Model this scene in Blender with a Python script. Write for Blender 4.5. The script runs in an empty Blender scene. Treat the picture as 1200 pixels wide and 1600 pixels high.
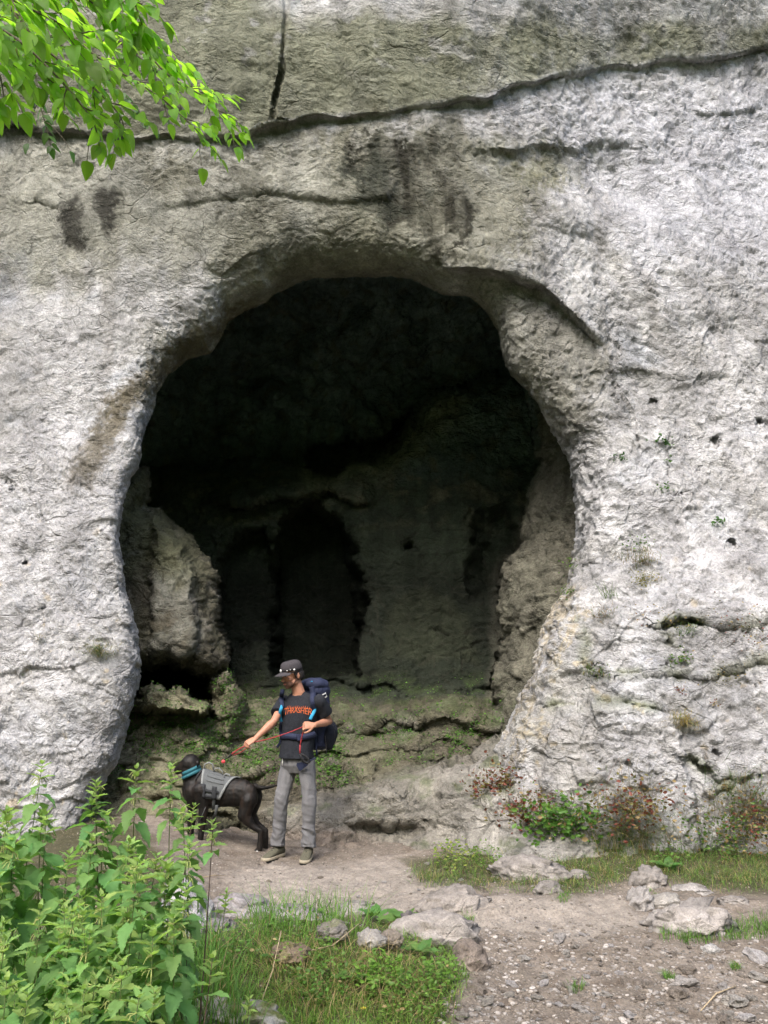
import bpy, bmesh, math, random
import numpy as np
from mathutils import Vector, Matrix
R = math.radians
sc = bpy.context.scene
col = sc.collection
random.seed(5); rng = np.random.default_rng(5)

# ---------------------------------------------------------------- camera
PITCH = R(12.0); CAMZ = 1.65; FPX = 1186.0
cam_d = bpy.data.cameras.new('camera'); cam = bpy.data.objects.new('camera', cam_d); col.objects.link(cam)
cam_d.sensor_fit = 'VERTICAL'; cam_d.sensor_height = 36.0; cam_d.lens = 36.0*FPX/1600.0
cam_d.clip_start = 0.05; cam_d.clip_end = 2000
cam.location = (0, 0, CAMZ); cam.rotation_euler = (R(90)+PITCH, 0, 0)
sc.camera = cam
# ---------------------------------------------------------------- sky and sun
SUN_EL, SUN_AZ = R(52), R(200)       # azimuth clockwise from +Y (north): behind the camera, a little to the left
world = bpy.data.worlds.new('World'); sc.world = world; world.use_nodes = True
wn = world.node_tree; wn.nodes.clear()
wo = wn.nodes.new('ShaderNodeOutputWorld'); wb = wn.nodes.new('ShaderNodeBackground'); ws = wn.nodes.new('ShaderNodeTexSky')
ws.sky_type = 'NISHITA'; ws.sun_disc = False; ws.sun_elevation = SUN_EL; ws.sun_rotation = SUN_AZ
ws.air_density = 1.0; ws.dust_density = 4.0; ws.ozone_density = 0.6
wb.inputs['Strength'].default_value = 0.15
wn.links.new(ws.outputs[0], wb.inputs[0]); wn.links.new(wb.outputs[0], wo.inputs[0])
sun_d = bpy.data.lights.new('sun', 'SUN'); sun = bpy.data.objects.new('sun', sun_d); col.objects.link(sun)
sun_d.energy = 1.0; sun_d.angle = R(24); sun_d.color = (1.0, 0.975, 0.945)
sdir = Vector((math.sin(SUN_AZ)*math.cos(SUN_EL), math.cos(SUN_AZ)*math.cos(SUN_EL), math.sin(SUN_EL)))
sun.rotation_euler = sdir.to_track_quat('Z', 'Y').to_euler(); sun.location = sdir*30
sc.view_settings.view_transform = 'Standard'; sc.view_settings.look = 'None'
sc.view_settings.gamma = 1.0; sc.view_settings.use_curve_mapping = False
sc.view_settings.exposure = 1.72
sc.cycles.max_bounces = 8; sc.cycles.diffuse_bounces = 5; sc.cycles.transparent_max_bounces = 8
sc.cycles.use_denoising = True; sc.cycles.use_adaptive_sampling = True; sc.cycles.adaptive_threshold = 0.025

# ---------------------------------------------------------------- rays through the photograph's pixels (1200 x 1600)
CA, SA = math.cos(PITCH), math.sin(PITCH)
def P(px, py, Y):
    u = (np.asarray(px, float)-600)/FPX; v = (800-np.asarray(py, float))/FPX
    dy = CA - v*SA; t = np.asarray(Y, float)/dy
    return np.stack(np.broadcast_arrays(u*t, t*dy, CAMZ + t*(SA+v*CA)), -1)
def PV(px, py, Y): return Vector(P(px, py, Y))
def proj(p):
    p = np.asarray(p, float); x, y, z = p[..., 0], p[..., 1], p[..., 2]-CAMZ
    d = y*CA + z*SA; w = -y*SA + z*CA
    return 600+FPX*x/d, 800-FPX*w/d
# ---------------------------------------------------------------- numpy noise
def _h(ix, iy, iz, seed):
    with np.errstate(over='ignore'):
        n = ix.astype(np.uint32)*np.uint32(374761393) + iy.astype(np.uint32)*np.uint32(668265263) \
            + iz.astype(np.uint32)*np.uint32(2246822519) + np.uint32((seed*3266489917) & 0xffffffff)
        n = (n ^ (n >> np.uint32(13)))*np.uint32(1274126177)
        n = (n ^ (n >> np.uint32(16)))*np.uint32(2654435761)
        return n ^ (n >> np.uint32(15))
def perlin(p, seed=0):
    p = np.asarray(p, np.float32); i = np.floor(p).astype(np.int32); f = p-i
    w = f*f*f*(f*(f*6-15)+10); out = 0
    for dx in (0, 1):
        for dy in (0, 1):
            for dz in (0, 1):
                h = _h(i[..., 0]+dx, i[..., 1]+dy, i[..., 2]+dz, seed)
                g = (((h & 1023).astype(np.float32)/511.5-1)*(f[..., 0]-dx) + (((h >> 10) & 1023).astype(np.float32)/511.5-1)*(f[..., 1]-dy)
                     + (((h >> 20) & 1023).astype(np.float32)/511.5-1)*(f[..., 2]-dz))
                out = out + g*(w[..., 0] if dx else 1-w[..., 0])*(w[..., 1] if dy else 1-w[..., 1])*(w[..., 2] if dz else 1-w[..., 2])
    return out
def fbm(p, octv=4, seed=0, gain=.5, lac=2.03):
    a, s, o = 1.0, 1.0, 0
    for k in range(octv):
        o = o + a*perlin(np.asarray(p)*s, seed+k*7); a *= gain; s *= lac
    return o
def ridged(p, octv=3, seed=0):
    a, s, o = 1.0, 1.0, 0
    for k in range(octv):
        o = o + a*(1-2*np.abs(perlin(np.asarray(p)*s, seed+k*7))); a *= .5; s *= 2.1
    return o/1.5-.5
def facets(p, seed=0, tilt=1.0):
    """nearest-cell random planes: chipped, faceted relief; also F2-F1 for joints"""
    p = np.asarray(p, np.float32); i = np.floor(p).astype(np.int32)
    best = np.full(p.shape[:-1], 9e9, np.float32); sec = best.copy(); val = np.zeros_like(best)
    for dx in (-1, 0, 1):
        for dy in (-1, 0, 1):
            for dz in (-1, 0, 1):
                cx, cy, cz = i[..., 0]+dx, i[..., 1]+dy, i[..., 2]+dz
                h = _h(cx, cy, cz, seed); h2 = _h(cx, cy, cz, seed+101)
                vx = p[..., 0]-cx-(h & 1023)/1023.; vy = p[..., 1]-cy-((h >> 10) & 1023)/1023.; vz = p[..., 2]-cz-((h >> 20) & 1023)/1023.
                d = vx*vx+vy*vy+vz*vz
                v = tilt*(((h2 & 1023)/511.5-1)*vx+(((h2 >> 10) & 1023)/511.5-1)*vy+(((h2 >> 20) & 1023)/511.5-1)*vz)+(((h2 >> 5) & 255)/255.-.5)*.45
                m = d < best
                sec = np.where(m, best, np.minimum(sec, d)); val = np.where(m, v, val); best = np.where(m, d, best)
    return val, np.sqrt(sec)-np.sqrt(best)
def sstep(a, b, x):
    t = np.clip((x-a)/(b-a), 0, 1); return t*t*(3-2*t)
# ---------------------------------------------------------------- 2D pixel-plane helpers
def poly_sd(px, py, poly):
    """signed distance, positive inside"""
    poly = np.asarray(poly, float); n = len(poly); d = np.full(px.shape, 1e9); ins = np.zeros(px.shape, bool)
    for k in range(n):
        ax, ay = poly[k]; bx, by = poly[(k+1) % n]; ex, ey = bx-ax, by-ay
        t = np.clip(((px-ax)*ex+(py-ay)*ey)/(ex*ex+ey*ey+1e-9), 0, 1)
        d = np.minimum(d, np.hypot(px-ax-t*ex, py-ay-t*ey))
        c = ((ay > py) != (by > py)) & (px < ex*(py-ay)/(by-ay+1e-12)+ax); ins ^= c
    return np.where(ins, d, -d)
def line_d(px, py, pts):
    d = np.full(px.shape, 1e9)
    for (ax, ay), (bx, by) in zip(pts[:-1], pts[1:]):
        ex, ey = bx-ax, by-ay; t = np.clip(((px-ax)*ex+(py-ay)*ey)/(ex*ex+ey*ey+1e-9), 0, 1)
        d = np.minimum(d, np.hypot(px-ax-t*ex, py-ay-t*ey))
    return d
def herm(xk, yk, x):
    """cubic Hermite through knots; yk may be (n, m)"""
    xk = np.asarray(xk, float); yk = np.asarray(yk, float)
    m = np.zeros_like(yk); s = (yk[1:]-yk[:-1]); hgap = (xk[1:]-xk[:-1]); sl = s/(hgap.reshape((-1,)+(1,)*(yk.ndim-1)))
    m[0] = sl[0]; m[-1] = sl[-1]; m[1:-1] = (sl[1:]+sl[:-1])/2
    x = np.clip(x, xk[0], xk[-1]); k = np.clip(np.searchsorted(xk, x, side='right')-1, 0, len(xk)-2)
    h = hgap[k]; t = (x-xk[k])/h
    if yk.ndim > 1: h = h[:, None]; t = t[:, None]
    return (2*t**3-3*t**2+1)*yk[k]+(t**3-2*t**2+t)*h*m[k]+(-2*t**3+3*t**2)*yk[k+1]+(t**3-t**2)*h*m[k+1]
class Field2:
    """smooth scalar field from a coarse table of rows (py) and columns (px)"""
    def __init__(s, cols, rows, tab, step=8.0):
        s.x0, s.x1, s.y0, s.y1, s.st = cols[0], cols[-1], rows[0], rows[-1], step
        gx = np.arange(s.x0, s.x1+step, step); gy = np.arange(s.y0, s.y1+step, step)
        a = herm(rows, np.asarray(tab, float), gy); s.g = herm(cols, a.T, gx).T
    def __call__(s, px, py):
        fx = np.clip((px-s.x0)/s.st, 0, s.g.shape[1]-1.001); fy = np.clip((py-s.y0)/s.st, 0, s.g.shape[0]-1.001)
        ix = fx.astype(int); iy = fy.astype(int); tx = fx-ix; ty = fy-iy; g = s.g
        return (g[iy, ix]*(1-tx)+g[iy, ix+1]*tx)*(1-ty)+(g[iy+1, ix]*(1-tx)+g[iy+1, ix+1]*tx)*ty
# ---------------------------------------------------------------- mesh helpers
def npmesh(name, V, F, mat=None, smooth=True, color=None):
    V = np.asarray(V, np.float32).reshape(-1, 3); F = np.asarray(F, np.int32); n = F.shape[1]
    me = bpy.data.meshes.new(name); me.vertices.add(len(V)); me.vertices.foreach_set('co', V.ravel())
    me.loops.add(F.size); me.loops.foreach_set('vertex_index', F.ravel())
    me.polygons.add(len(F)); me.polygons.foreach_set('loop_start', np.arange(len(F), dtype=np.int32)*n)
    me.polygons.foreach_set('use_smooth', np.full(len(F), smooth))
    if color is not None:
        c = np.ones((len(V), 4), np.float32); c[:, :3] = np.asarray(color).reshape(-1, 3)
        at = me.color_attributes.new('Col', 'FLOAT_COLOR', 'POINT'); at.data.foreach_set('color', c.ravel())
    me.update(calc_edges=True)
    if mat: me.materials.append(mat)
    return me
def gridfaces(nr, nc):
    i = np.arange(nr*nc).reshape(nr, nc)
    return np.stack([i[:-1, :-1], i[:-1, 1:], i[1:, 1:], i[1:, :-1]], -1).reshape(-1, 4)
def gnormals(V):
    a = np.gradient(V, axis=0); b = np.gradient(V, axis=1); n = np.cross(a, b)
    return n/(np.linalg.norm(n, axis=-1, keepdims=True)+1e-9)
def link(name, me, parent=None):
    o = bpy.data.objects.new(name, me); col.objects.link(o)
    if parent: o.parent = parent
    return o
def tag(o, label=None, cat=None, group=None, kind=None):
    if label: o['label'] = label
    if cat: o['category'] = cat
    if group: o['group'] = group
    if kind: o['kind'] = kind
    return o
def empty(name, loc, label, cat, group=None):
    o = bpy.data.objects.new(name, None); col.objects.link(o); o.location = loc; o.empty_display_size = .05
    return tag(o, label, cat, group)
def child(name, me, root):
    """child whose mesh is in world coordinates"""
    o = bpy.data.objects.new(name, me); col.objects.link(o); o.parent = root
    o.matrix_parent_inverse = Matrix.Translation(-Vector(root_world(root))); return o
def root_world(r):
    v = Vector((0, 0, 0))
    while r is not None and r.type == 'EMPTY': v += r.location; r = r.parent
    return v
class MB:
    """collects triangles / quads for one mesh"""
    def __init__(s): s.v = []; s.f = []
    def add(s, V, F):
        o = len(s.v); s.v += [tuple(v) for v in V]; s.f += [tuple(i+o for i in f) for f in F]
    def tube(s, pts, rad, seg=8, cap=True, flat=1.0, up=None):
        pts = [Vector(p) for p in pts]; n = len(pts)
        if not hasattr(rad, '__len__'): rad = [rad]*n
        prev = None; V = []; F = []
        for k in range(n):
            t = (pts[min(k+1, n-1)]-pts[max(k-1, 0)]).normalized()
            if prev is None:
                a = Vector(up) if up else (Vector((0, 0, 1)) if abs(t.z) < .9 else Vector((1, 0, 0)))
                nx = (a-t*a.dot(t)).normalized()
            else: nx = (prev-t*prev.dot(t)).normalized()
            prev = nx; ny = t.cross(nx)
            for j in range(seg):
                a = 2*math.pi*j/seg; V.append(pts[k]+nx*(rad[k]*math.cos(a)*flat)+ny*(rad[k]*math.sin(a)))
        for k in range(n-1):
            for j in range(seg):
                j2 = (j+1) % seg; F.append((k*seg+j, k*seg+j2, (k+1)*seg+j2, (k+1)*seg+j))
        if cap:
            F.append(tuple(range(seg))[::-1]); F.append(tuple((n-1)*seg+j for j in range(seg)))
        s.add(V, F)
    def ell(s, c, r, rot=None, nu=14, nv=9):
        V = []; F = []
        for i in range(nv+1):
            th = math.pi*i/nv
            for j in range(nu):
                ph = 2*math.pi*j/nu; v = Vector((r[0]*math.sin(th)*math.cos(ph), r[1]*math.sin(th)*math.sin(ph), r[2]*math.cos(th)))
                if rot is not None: v = rot @ v
                V.append(Vector(c)+v)
        for i in range(nv):
            for j in range(nu):
                j2 = (j+1) % nu; F.append((i*nu+j, (i+1)*nu+j, (i+1)*nu+j2, i*nu+j2))
        s.add(V, F)
    def cap(s, a, b, ra, rb, seg=12):
        """tapered capsule"""
        a = Vector(a); b = Vector(b); t = (b-a).normalized(); pts = []; rad = []
        for k in range(4):
            an = math.pi/2*(1-k/4); pts.append(a-t*ra*math.sin(an)); rad.append(max(ra*math.cos(an), ra*.05))
        pts += [a, b]; rad += [ra, rb]
        for k in range(1, 5):
            an = math.pi/2*k/4; pts.append(b+t*rb*math.sin(an)); rad.append(max(rb*math.cos(an), rb*.05))
        s.tube(pts, rad, seg)
    def box(s, c, h, rot=None):
        V = []
        for x in (-1, 1):
            for y in (-1, 1):
                for z in (-1, 1):
                    v = Vector((x*h[0], y*h[1], z*h[2])); v = rot @ v if rot is not None else v; V.append(Vector(c)+v)
        s.add(V, [(0, 1, 3, 2), (4, 6, 7, 5), (0, 4, 5, 1), (2, 3, 7, 6), (0, 2, 6, 4), (1, 5, 7, 3)])
    def loft(s, rings, closed_ends=True):
        n = len(rings[0]); V = [v for r in rings for v in r]; F = []
        for k in range(len(rings)-1):
            for j in range(n):
                j2 = (j+1) % n; F.append((k*n+j, k*n+j2, (k+1)*n+j2, (k+1)*n+j))
        if closed_ends: F.append(tuple(range(n))[::-1]); F.append(tuple((len(rings)-1)*n+j for j in range(n)))
        s.add(V, F)
    def mesh(s, name, mat=None, smooth=True):
        me = bpy.data.meshes.new(name); me.from_pydata([tuple(v) for v in s.v], [], s.f); me.update()
        me.polygons.foreach_set('use_smooth', [smooth]*len(me.polygons))
        if mat: me.materials.append(mat)
        return me
def remesh(mb, name, mat, voxel, smooth_it=4, disp=None, sub=0):
    """union of overlapping closed pieces -> one continuous surface"""
    me = mb.mesh(name); o = bpy.data.objects.new('tmp', me); col.objects.link(o)
    m = o.modifiers.new('r', 'REMESH'); m.mode = 'VOXEL'; m.voxel_size = voxel; m.use_smooth_shade = True
    if smooth_it: m2 = o.modifiers.new('s', 'SMOOTH'); m2.factor = .5; m2.iterations = smooth_it
    dg = bpy.context.evaluated_depsgraph_get(); ev = o.evaluated_get(dg)
    out = bpy.data.meshes.new_from_object(ev); out.name = name
    bpy.data.objects.remove(o); bpy.data.meshes.remove(me)
    if disp is not None:
        n = len(out.vertices); V = np.empty(n*3, np.float32); out.vertices.foreach_get('co', V); V = V.reshape(-1, 3)
        N = np.empty(n*3, np.float32); out.vertices.foreach_get('normal', N); N = N.reshape(-1, 3)
        V = disp(V, N); out.vertices.foreach_set('co', V.astype(np.float32).ravel()); out.update()
    out.polygons.foreach_set('use_smooth', [True]*len(out.polygons))
    out.materials.clear(); out.materials.append(mat)
    return out
# ---------------------------------------------------------------- material helpers
class NT:
    def __init__(s, name):
        s.m = bpy.data.materials.new(name); s.m.use_nodes = True; s.t = s.m.node_tree; s.t.nodes.clear()
        s.out = s.n('ShaderNodeOutputMaterial'); s.b = s.n('ShaderNodeBsdfPrincipled'); s.l(s.b.outputs[0], s.out.inputs[0])
        s.b.inputs['Roughness'].default_value = .9; s.b.inputs['Specular IOR Level'].default_value = .25
        s.tc = s.n('ShaderNodeTexCoord').outputs['Object']
    def n(s, t): return s.t.nodes.new(t)
    def l(s, a, b): s.t.links.new(a, b)
    def noise(s, scale, detail=6, rough=.6, dist=0, vec=None, out='Fac'):
        n = s.n('ShaderNodeTexNoise'); n.inputs['Scale'].default_value = scale; n.inputs['Detail'].default_value = detail
        n.inputs['Roughness'].default_value = rough; n.inputs['Distortion'].default_value = dist; s.l(vec or s.tc, n.inputs['Vector']); return n.outputs[out]
    def vor(s, scale, feature='F1', out='Distance', vec=None, rnd=1):
        n = s.n('ShaderNodeTexVoronoi'); n.feature = feature; n.inputs['Scale'].default_value = scale; n.inputs['Randomness'].default_value = rnd
        s.l(vec or s.tc, n.inputs['Vector']); return n.outputs[out]
    def warp(s, amt, scale):
        n = s.n('ShaderNodeTexNoise'); n.inputs['Scale'].default_value = scale; n.inputs['Detail'].default_value = 3; s.l(s.tc, n.inputs['Vector'])
        a = s.n('ShaderNodeVectorMath'); a.operation = 'SCALE'; a.inputs['Scale'].default_value = amt; s.l(n.outputs['Color'], a.inputs[0])
        b = s.n('ShaderNodeVectorMath'); b.operation = 'ADD'; s.l(s.tc, b.inputs[0]); s.l(a.outputs[0], b.inputs[1]); return b.outputs[0]
    def stretch(s, v, vec=None, rot=(0, 0, 0)):
        n = s.n('ShaderNodeMapping'); n.inputs['Scale'].default_value = v; n.inputs['Rotation'].default_value = rot; s.l(vec or s.tc, n.inputs['Vector']); return n.outputs[0]
    def rng(s, x, a, b, c=0, d=1, smooth=False):
        n = s.n('ShaderNodeMapRange'); n.interpolation_type = 'SMOOTHSTEP' if smooth else 'LINEAR'
        for k, v in zip(('From Min', 'From Max', 'To Min', 'To Max'), (a, b, c, d)): n.inputs[k].default_value = v
        s.l(x, n.inputs['Value']); return n.outputs['Result']
    def ma(s, op, a, b=None):
        n = s.n('ShaderNodeMath'); n.operation = op
        for k, x in enumerate((a, b)):
            if x is None: continue
            if isinstance(x, (int, float)): n.inputs[k].default_value = x
            else: s.l(x, n.inputs[k])
        return n.outputs[0]
    def mix(s, f, a, b, mode='MIX'):
        n = s.n('ShaderNodeMix'); n.data_type = 'RGBA'; n.blend_type = mode
        for sock, x in ((n.inputs[0], f), (n.inputs[6], a), (n.inputs[7], b)):
            if isinstance(x, (int, float)): sock.default_value = x
            elif isinstance(x, tuple): sock.default_value = (*x, 1)
            else: s.l(x, sock)
        return n.outputs[2]
    def attr(s): n = s.n('ShaderNodeAttribute'); n.attribute_name = 'Col'; return n.outputs['Color']
    def bump(s, h, dist, strength=1, prev=None):
        n = s.n('ShaderNodeBump'); n.inputs['Distance'].default_value = dist; n.inputs['Strength'].default_value = strength
        s.l(h, n.inputs['Height'])
        if prev: s.l(prev, n.inputs['Normal'])
        return n.outputs[0]
    def col(s, c): 
        if isinstance(c, tuple): s.b.inputs['Base Color'].default_value = (*c, 1)
        else: s.l(c, s.b.inputs['Base Color'])
    def nrm(s, x): s.l(x, s.b.inputs['Normal'])
    def rough(s, v): s.b.inputs['Roughness'].default_value = v
    def rnd(s): return s.n('ShaderNodeObjectInfo').outputs['Random']
def simple(name, c, rough=.8, nscale=60, namt=.25, bump=.001, spec=.25, metal=0):
    t = NT(name); f = t.rng(t.noise(nscale, 4), .3, .7, 1-namt, 1+namt)
    t.col(t.mix(1.0, c, f, 'MULTIPLY')); t.rough(rough); t.b.inputs['Specular IOR Level'].default_value = spec; t.b.inputs['Metallic'].default_value = metal
    if bump: t.nrm(t.bump(t.noise(nscale*2, 3), bump))
    return t.m
def rock_mat(name, fine=1.0, speckle=.5, bumpk=1.0):
    t = NT(name); base = t.attr(); w = t.warp(.06, 5)
    n1 = t.noise(1.1, 6, .62); n2 = t.noise(7*fine, 6, .7, .4, w); n3 = t.noise(38*fine, 5, .75)
    c = t.mix(1.0, base, t.rng(n1, .3, .7, .8, 1.2), 'MULTIPLY')
    c = t.mix(1.0, c, t.rng(n2, .3, .7, .72, 1.25), 'MULTIPLY')
    c = t.mix(1.0, c, t.rng(n3, .28, .72, .66, 1.32), 'MULTIPLY')
    # pale lichen flecks and dark pits
    fl = t.ma('MULTIPLY', t.rng(t.noise(95*fine, 3, .6), .56, .64), t.rng(t.noise(5, 4), .42, .6))
    c = t.mix(t.ma('MULTIPLY', fl, speckle), c, t.mix(1.0, base, (1.75, 1.75, 1.7), 'MULTIPLY'))
    v = t.vor(26*fine, vec=w); pit = t.ma('MULTIPLY', t.rng(v, .09, .2, 1, 0), t.rng(t.noise(4, 3), .57, .64))
    c = t.mix(t.ma('MULTIPLY', pit, .8), c, t.mix(1.0, base, (.2, .2, .19), 'MULTIPLY'))
    # hairline joints, broken up by a noise mask; rain streaks; lichen crusts
    wj = t.warp(.22, 2.4); ck = t.ma('MULTIPLY', t.rng(t.vor(1.15*fine, 'DISTANCE_TO_EDGE', vec=t.stretch((1, 1, 1.9), wj, (.2, .25, 0))), 0, .022, 1, 0), t.rng(t.noise(1.9, 4), .53, .64))
    ck2 = t.ma('MULTIPLY', t.rng(t.vor(3.6*fine, 'DISTANCE_TO_EDGE', vec=t.stretch((1, 1, 1.6), t.warp(.12, 5), (.5, .1, 0))), 0, .03, 1, 0), t.rng(t.noise(1.4, 4, vec=w), .52, .62)); ck = t.ma('MAXIMUM', ck, t.ma('MULTIPLY', ck2, .6))
    c = t.mix(t.ma('MULTIPLY', ck, .30), c, t.mix(1.0, base, (.3, .29, .26), 'MULTIPLY'))
    stk = t.noise(1.0, 5, .6, 0, t.stretch((3.2, 3.2, .30), t.warp(.1, 3))); c = t.mix(1.0, c, t.rng(stk, .36, .64, .76, 1.18), 'MULTIPLY')
    lch = t.ma('MULTIPLY', t.rng(t.noise(13*fine, 6, .7, 0, w), .60, .63), t.rng(t.noise(1.6, 3), .45, .55)); c = t.mix(t.ma('MULTIPLY', lch, speckle*.6), c, t.mix(1.0, base, (1.45, 1.47, 1.45), 'MULTIPLY'))
    t.col(c); t.rough(.93); t.b.inputs['Specular IOR Level'].default_value = .15
    w2 = t.warp(.30, 1.3); msk = t.rng(t.noise(1.3, 4), .40, .62, .08, 1.0)
    def crease(scale, vec, det=5): return t.ma('ABSOLUTE', t.ma('SUBTRACT', t.ma('MULTIPLY', t.noise(scale, det, .62, .3, vec), 2.0), 1.0))
    h = t.ma('MULTIPLY', t.noise(3.0*fine, 8, .66, .5, w2), 2.6)
    h = t.ma('ADD', h, t.ma('MULTIPLY', t.ma('MULTIPLY', crease(7.0*fine, t.stretch((1, 1, 1.5), w2, (.3, .7, 0)), 4), msk), 1.4))
    h = t.ma('ADD', h, t.ma('MULTIPLY', t.noise(48*fine, 4, .75), .25)); h = t.ma('SUBTRACT', h, t.ma('MULTIPLY', pit, .3))
    h = t.ma('SUBTRACT', h, t.ma('MULTIPLY', ck, .45))
    t.nrm(t.bump(h, .056*bumpk, 1.0)); return t.m
# ================================================================= THE CLIFF
contour = np.array([(110,1380),(125,1300),(150,1240),(178,1190),(192,1150),(206,1100),(216,1040),(214,1000),(203,945),(192,895),(182,845),(187,790),(203,750),(220,715),(224,685),(236,648),(244,615),(264,585),
 (292,562),(328,550),(346,528),(358,505),(382,487),(416,474),(432,455),(462,440),(500,432),(560,434),(612,433),(642,436),(666,448),(692,460),(735,465),(760,485),(778,515),(785,550),(796,580),(822,606),
 (847,637),(870,678),(886,712),(896,748),(901,790),(904,835),(899,880),(886,918),(868,952),(848,990),(841,1030),(838,1062),(816,1088),(800,1112),(783,1150),(768,1190),(758,1230),(745,1290),(735,1400)], float)
def resample(pts, n):
    d = np.r_[0, np.cumsum(np.hypot(*np.diff(pts, axis=0).T))]; s = np.linspace(0, d[-1], n)
    return np.stack([np.interp(s, d, pts[:, 0]), np.interp(s, d, pts[:, 1])], 1)
segs = [(0, 17, 380, (-60, 1400), (-60, -60)), (17, 37, 470, (-60, -60), (1260, -60)), (37, 56, 520, (1260, -60), (1260, 1400))]
ci, co = [], []
for a, b, n, p0, p1 in segs:
    ci.append(resample(contour[a:b+1], n)[: None if b == 56 else -1])
    co.append(np.stack([np.linspace(p0[k], p1[k], n) for k in (0, 1)], 1)[: None if b == 56 else -1])
ci = np.concatenate(ci); co = np.concatenate(co); NS = len(ci)
k = np.ones(9)/9
for a in (0, 1): co[:, a] = np.convolve(np.pad(co[:, a], 4, 'edge'), k, 'valid')
ci_s = ci.copy()
for a in (0, 1): ci_s[:, a] = np.convolve(np.pad(ci[:, a], 12, 'edge'), np.ones(25)/25, 'valid')
cols_ = [-900, -60, 100, 250, 400, 600, 780, 950, 1200, 1260, 2100]
rows_ = [-900, -60, 60, 210, 430, 600, 800, 1000, 1200, 1400]
cliff_tab = [
 [10.5, 10.0, 9.8, 9.8, 9.8, 9.8, 9.9, 10.2, 10.8, 11.0, 12.0],
 [9.6, 9.3, 9.2, 9.1, 9.1, 9.1, 9.25, 9.6, 10.1, 10.3, 11.2],
 [9.4, 9.1, 9.0, 8.9, 8.9, 8.9, 9.1, 9.55, 10.1, 10.3, 11.0],
 [9.3, 9.0, 8.9, 8.75, 8.7, 8.7, 8.95, 9.5, 10.0, 10.1, 10.8],
 [9.4, 9.0, 8.85, 8.75, 8.7, 8.7, 8.85, 9.15, 9.5, 9.6, 10.3],
 [9.1, 8.75, 8.65, 8.6, 8.65, 8.7, 8.8, 8.95, 9.1, 9.15, 9.8],
 [8.8, 8.3, 8.25, 8.35, 8.6, 8.7, 8.75, 8.6, 8.45, 8.5, 9.0],
 [8.5, 7.95, 7.95, 8.1, 8.5, 8.6, 8.5, 8.15, 7.9, 7.9, 8.4],
 [8.2, 7.75, 7.8, 7.95, 8.4, 8.5, 8.1, 7.8, 7.6, 7.6, 8.0],
 [8.0, 7.65, 7.7, 7.85, 8.3, 8.4, 7.9, 7.65, 7.4, 7.4, 7.8]]
cliffY = Field2(cols_, rows_, cliff_tab)
def xl(px, pts): p = np.array(pts, float); return np.interp(px, p[:, 0], p[:, 1])
def ledge(px, py, pts, A, L, w=2.0, fade=40, grow=0):
    p = np.array(pts, float); d = xl(px, pts)-py
    en = sstep(p[0, 0]-fade*.2, p[0, 0]+fade, px)*(1-sstep(p[-1, 0]-fade, p[-1, 0]+fade*.2, px))
    up = sstep(-w, w, d)
    return -(A*up*np.exp(-np.maximum(d, 0)/L))*en + grow*0
MAIN = [(-900, 215), (0, 200), (120, 205), (240, 215), (370, 216), (400, 205), (430, 190), (520, 181), (600, 181), (660, 166), (700, 162), (760, 150), (800, 134), (835, 130), (860, 120), (930, 112), (1050, 93), (1120, 90), (1200, 78), (2100, 0)]
ARCH = [(690, 424), (745, 424), (800, 432), (850, 452), (880, 480), (910, 508), (948, 545)]
cracks = [([(1040, 978), (1060, 970), (1100, 975), (1140, 984), (1175, 980), (1215, 968)], 5, .16), ([(1120, 1057), (1150, 1052), (1180, 1036), (1215, 1030)], 4, .12),
          ([(862, 1103), (900, 1104), (985, 1103), (1025, 1110)], 3, .06), ([(950, 1058), (1000, 1053), (1075, 1060)], 3, .05),
          ([(905, 975), (918, 1010), (915, 1040)], 3, .06), ([(1036, 980), (1047, 1010)], 4, .08), ([(1075, 1180), (1125, 1225), (1140, 1215)], 4, .07),
          ([(448, -80), (447, 20), (443, 60), (441, 110), (430, 150), (426, 185)], 2.4, .10), ([(1120, 1242), (1145, 1228), (1175, 1215)], 4, .07),
          ([(0, 745), (30, 765)], 3, .03), ([(840, 1000), (862, 960), (900, 905), (925, 880)], 5, .08), ([(60, 318), (95, 332)], 3, .05), ([(1150, 990), (1185, 1000)], 3, .05),
          ([(980, 1190), (1000, 1215), (1010, 1250)], 3, .05), ([(1040, 690), (1046, 720), (1044, 775)], 4, .08), ([(960, 600), (985, 640), (1000, 700)], 3, .04), ([(1180, 655), (1215, 668)], 4, .05)]
pits = [(1143, 848, 6, .1), (1076, 872, 5, .06), (1115, 1030, 5, .08), (1182, 1070, 7, .1), (1118, 687, 5, .07), (1090, 735, 5, .06), (1184, 660, 7, .09), (965, 1060, 4, .05), (1032, 1210, 5, .07),
        (1120, 1176, 6, .07), (40, 880, 3, .04), (1038, 1045, 6, .08), (1160, 905, 3, .04), (1018, 628, 5, .06), (70, 950, 3, .03), (20, 765, 4, .04)]
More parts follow.
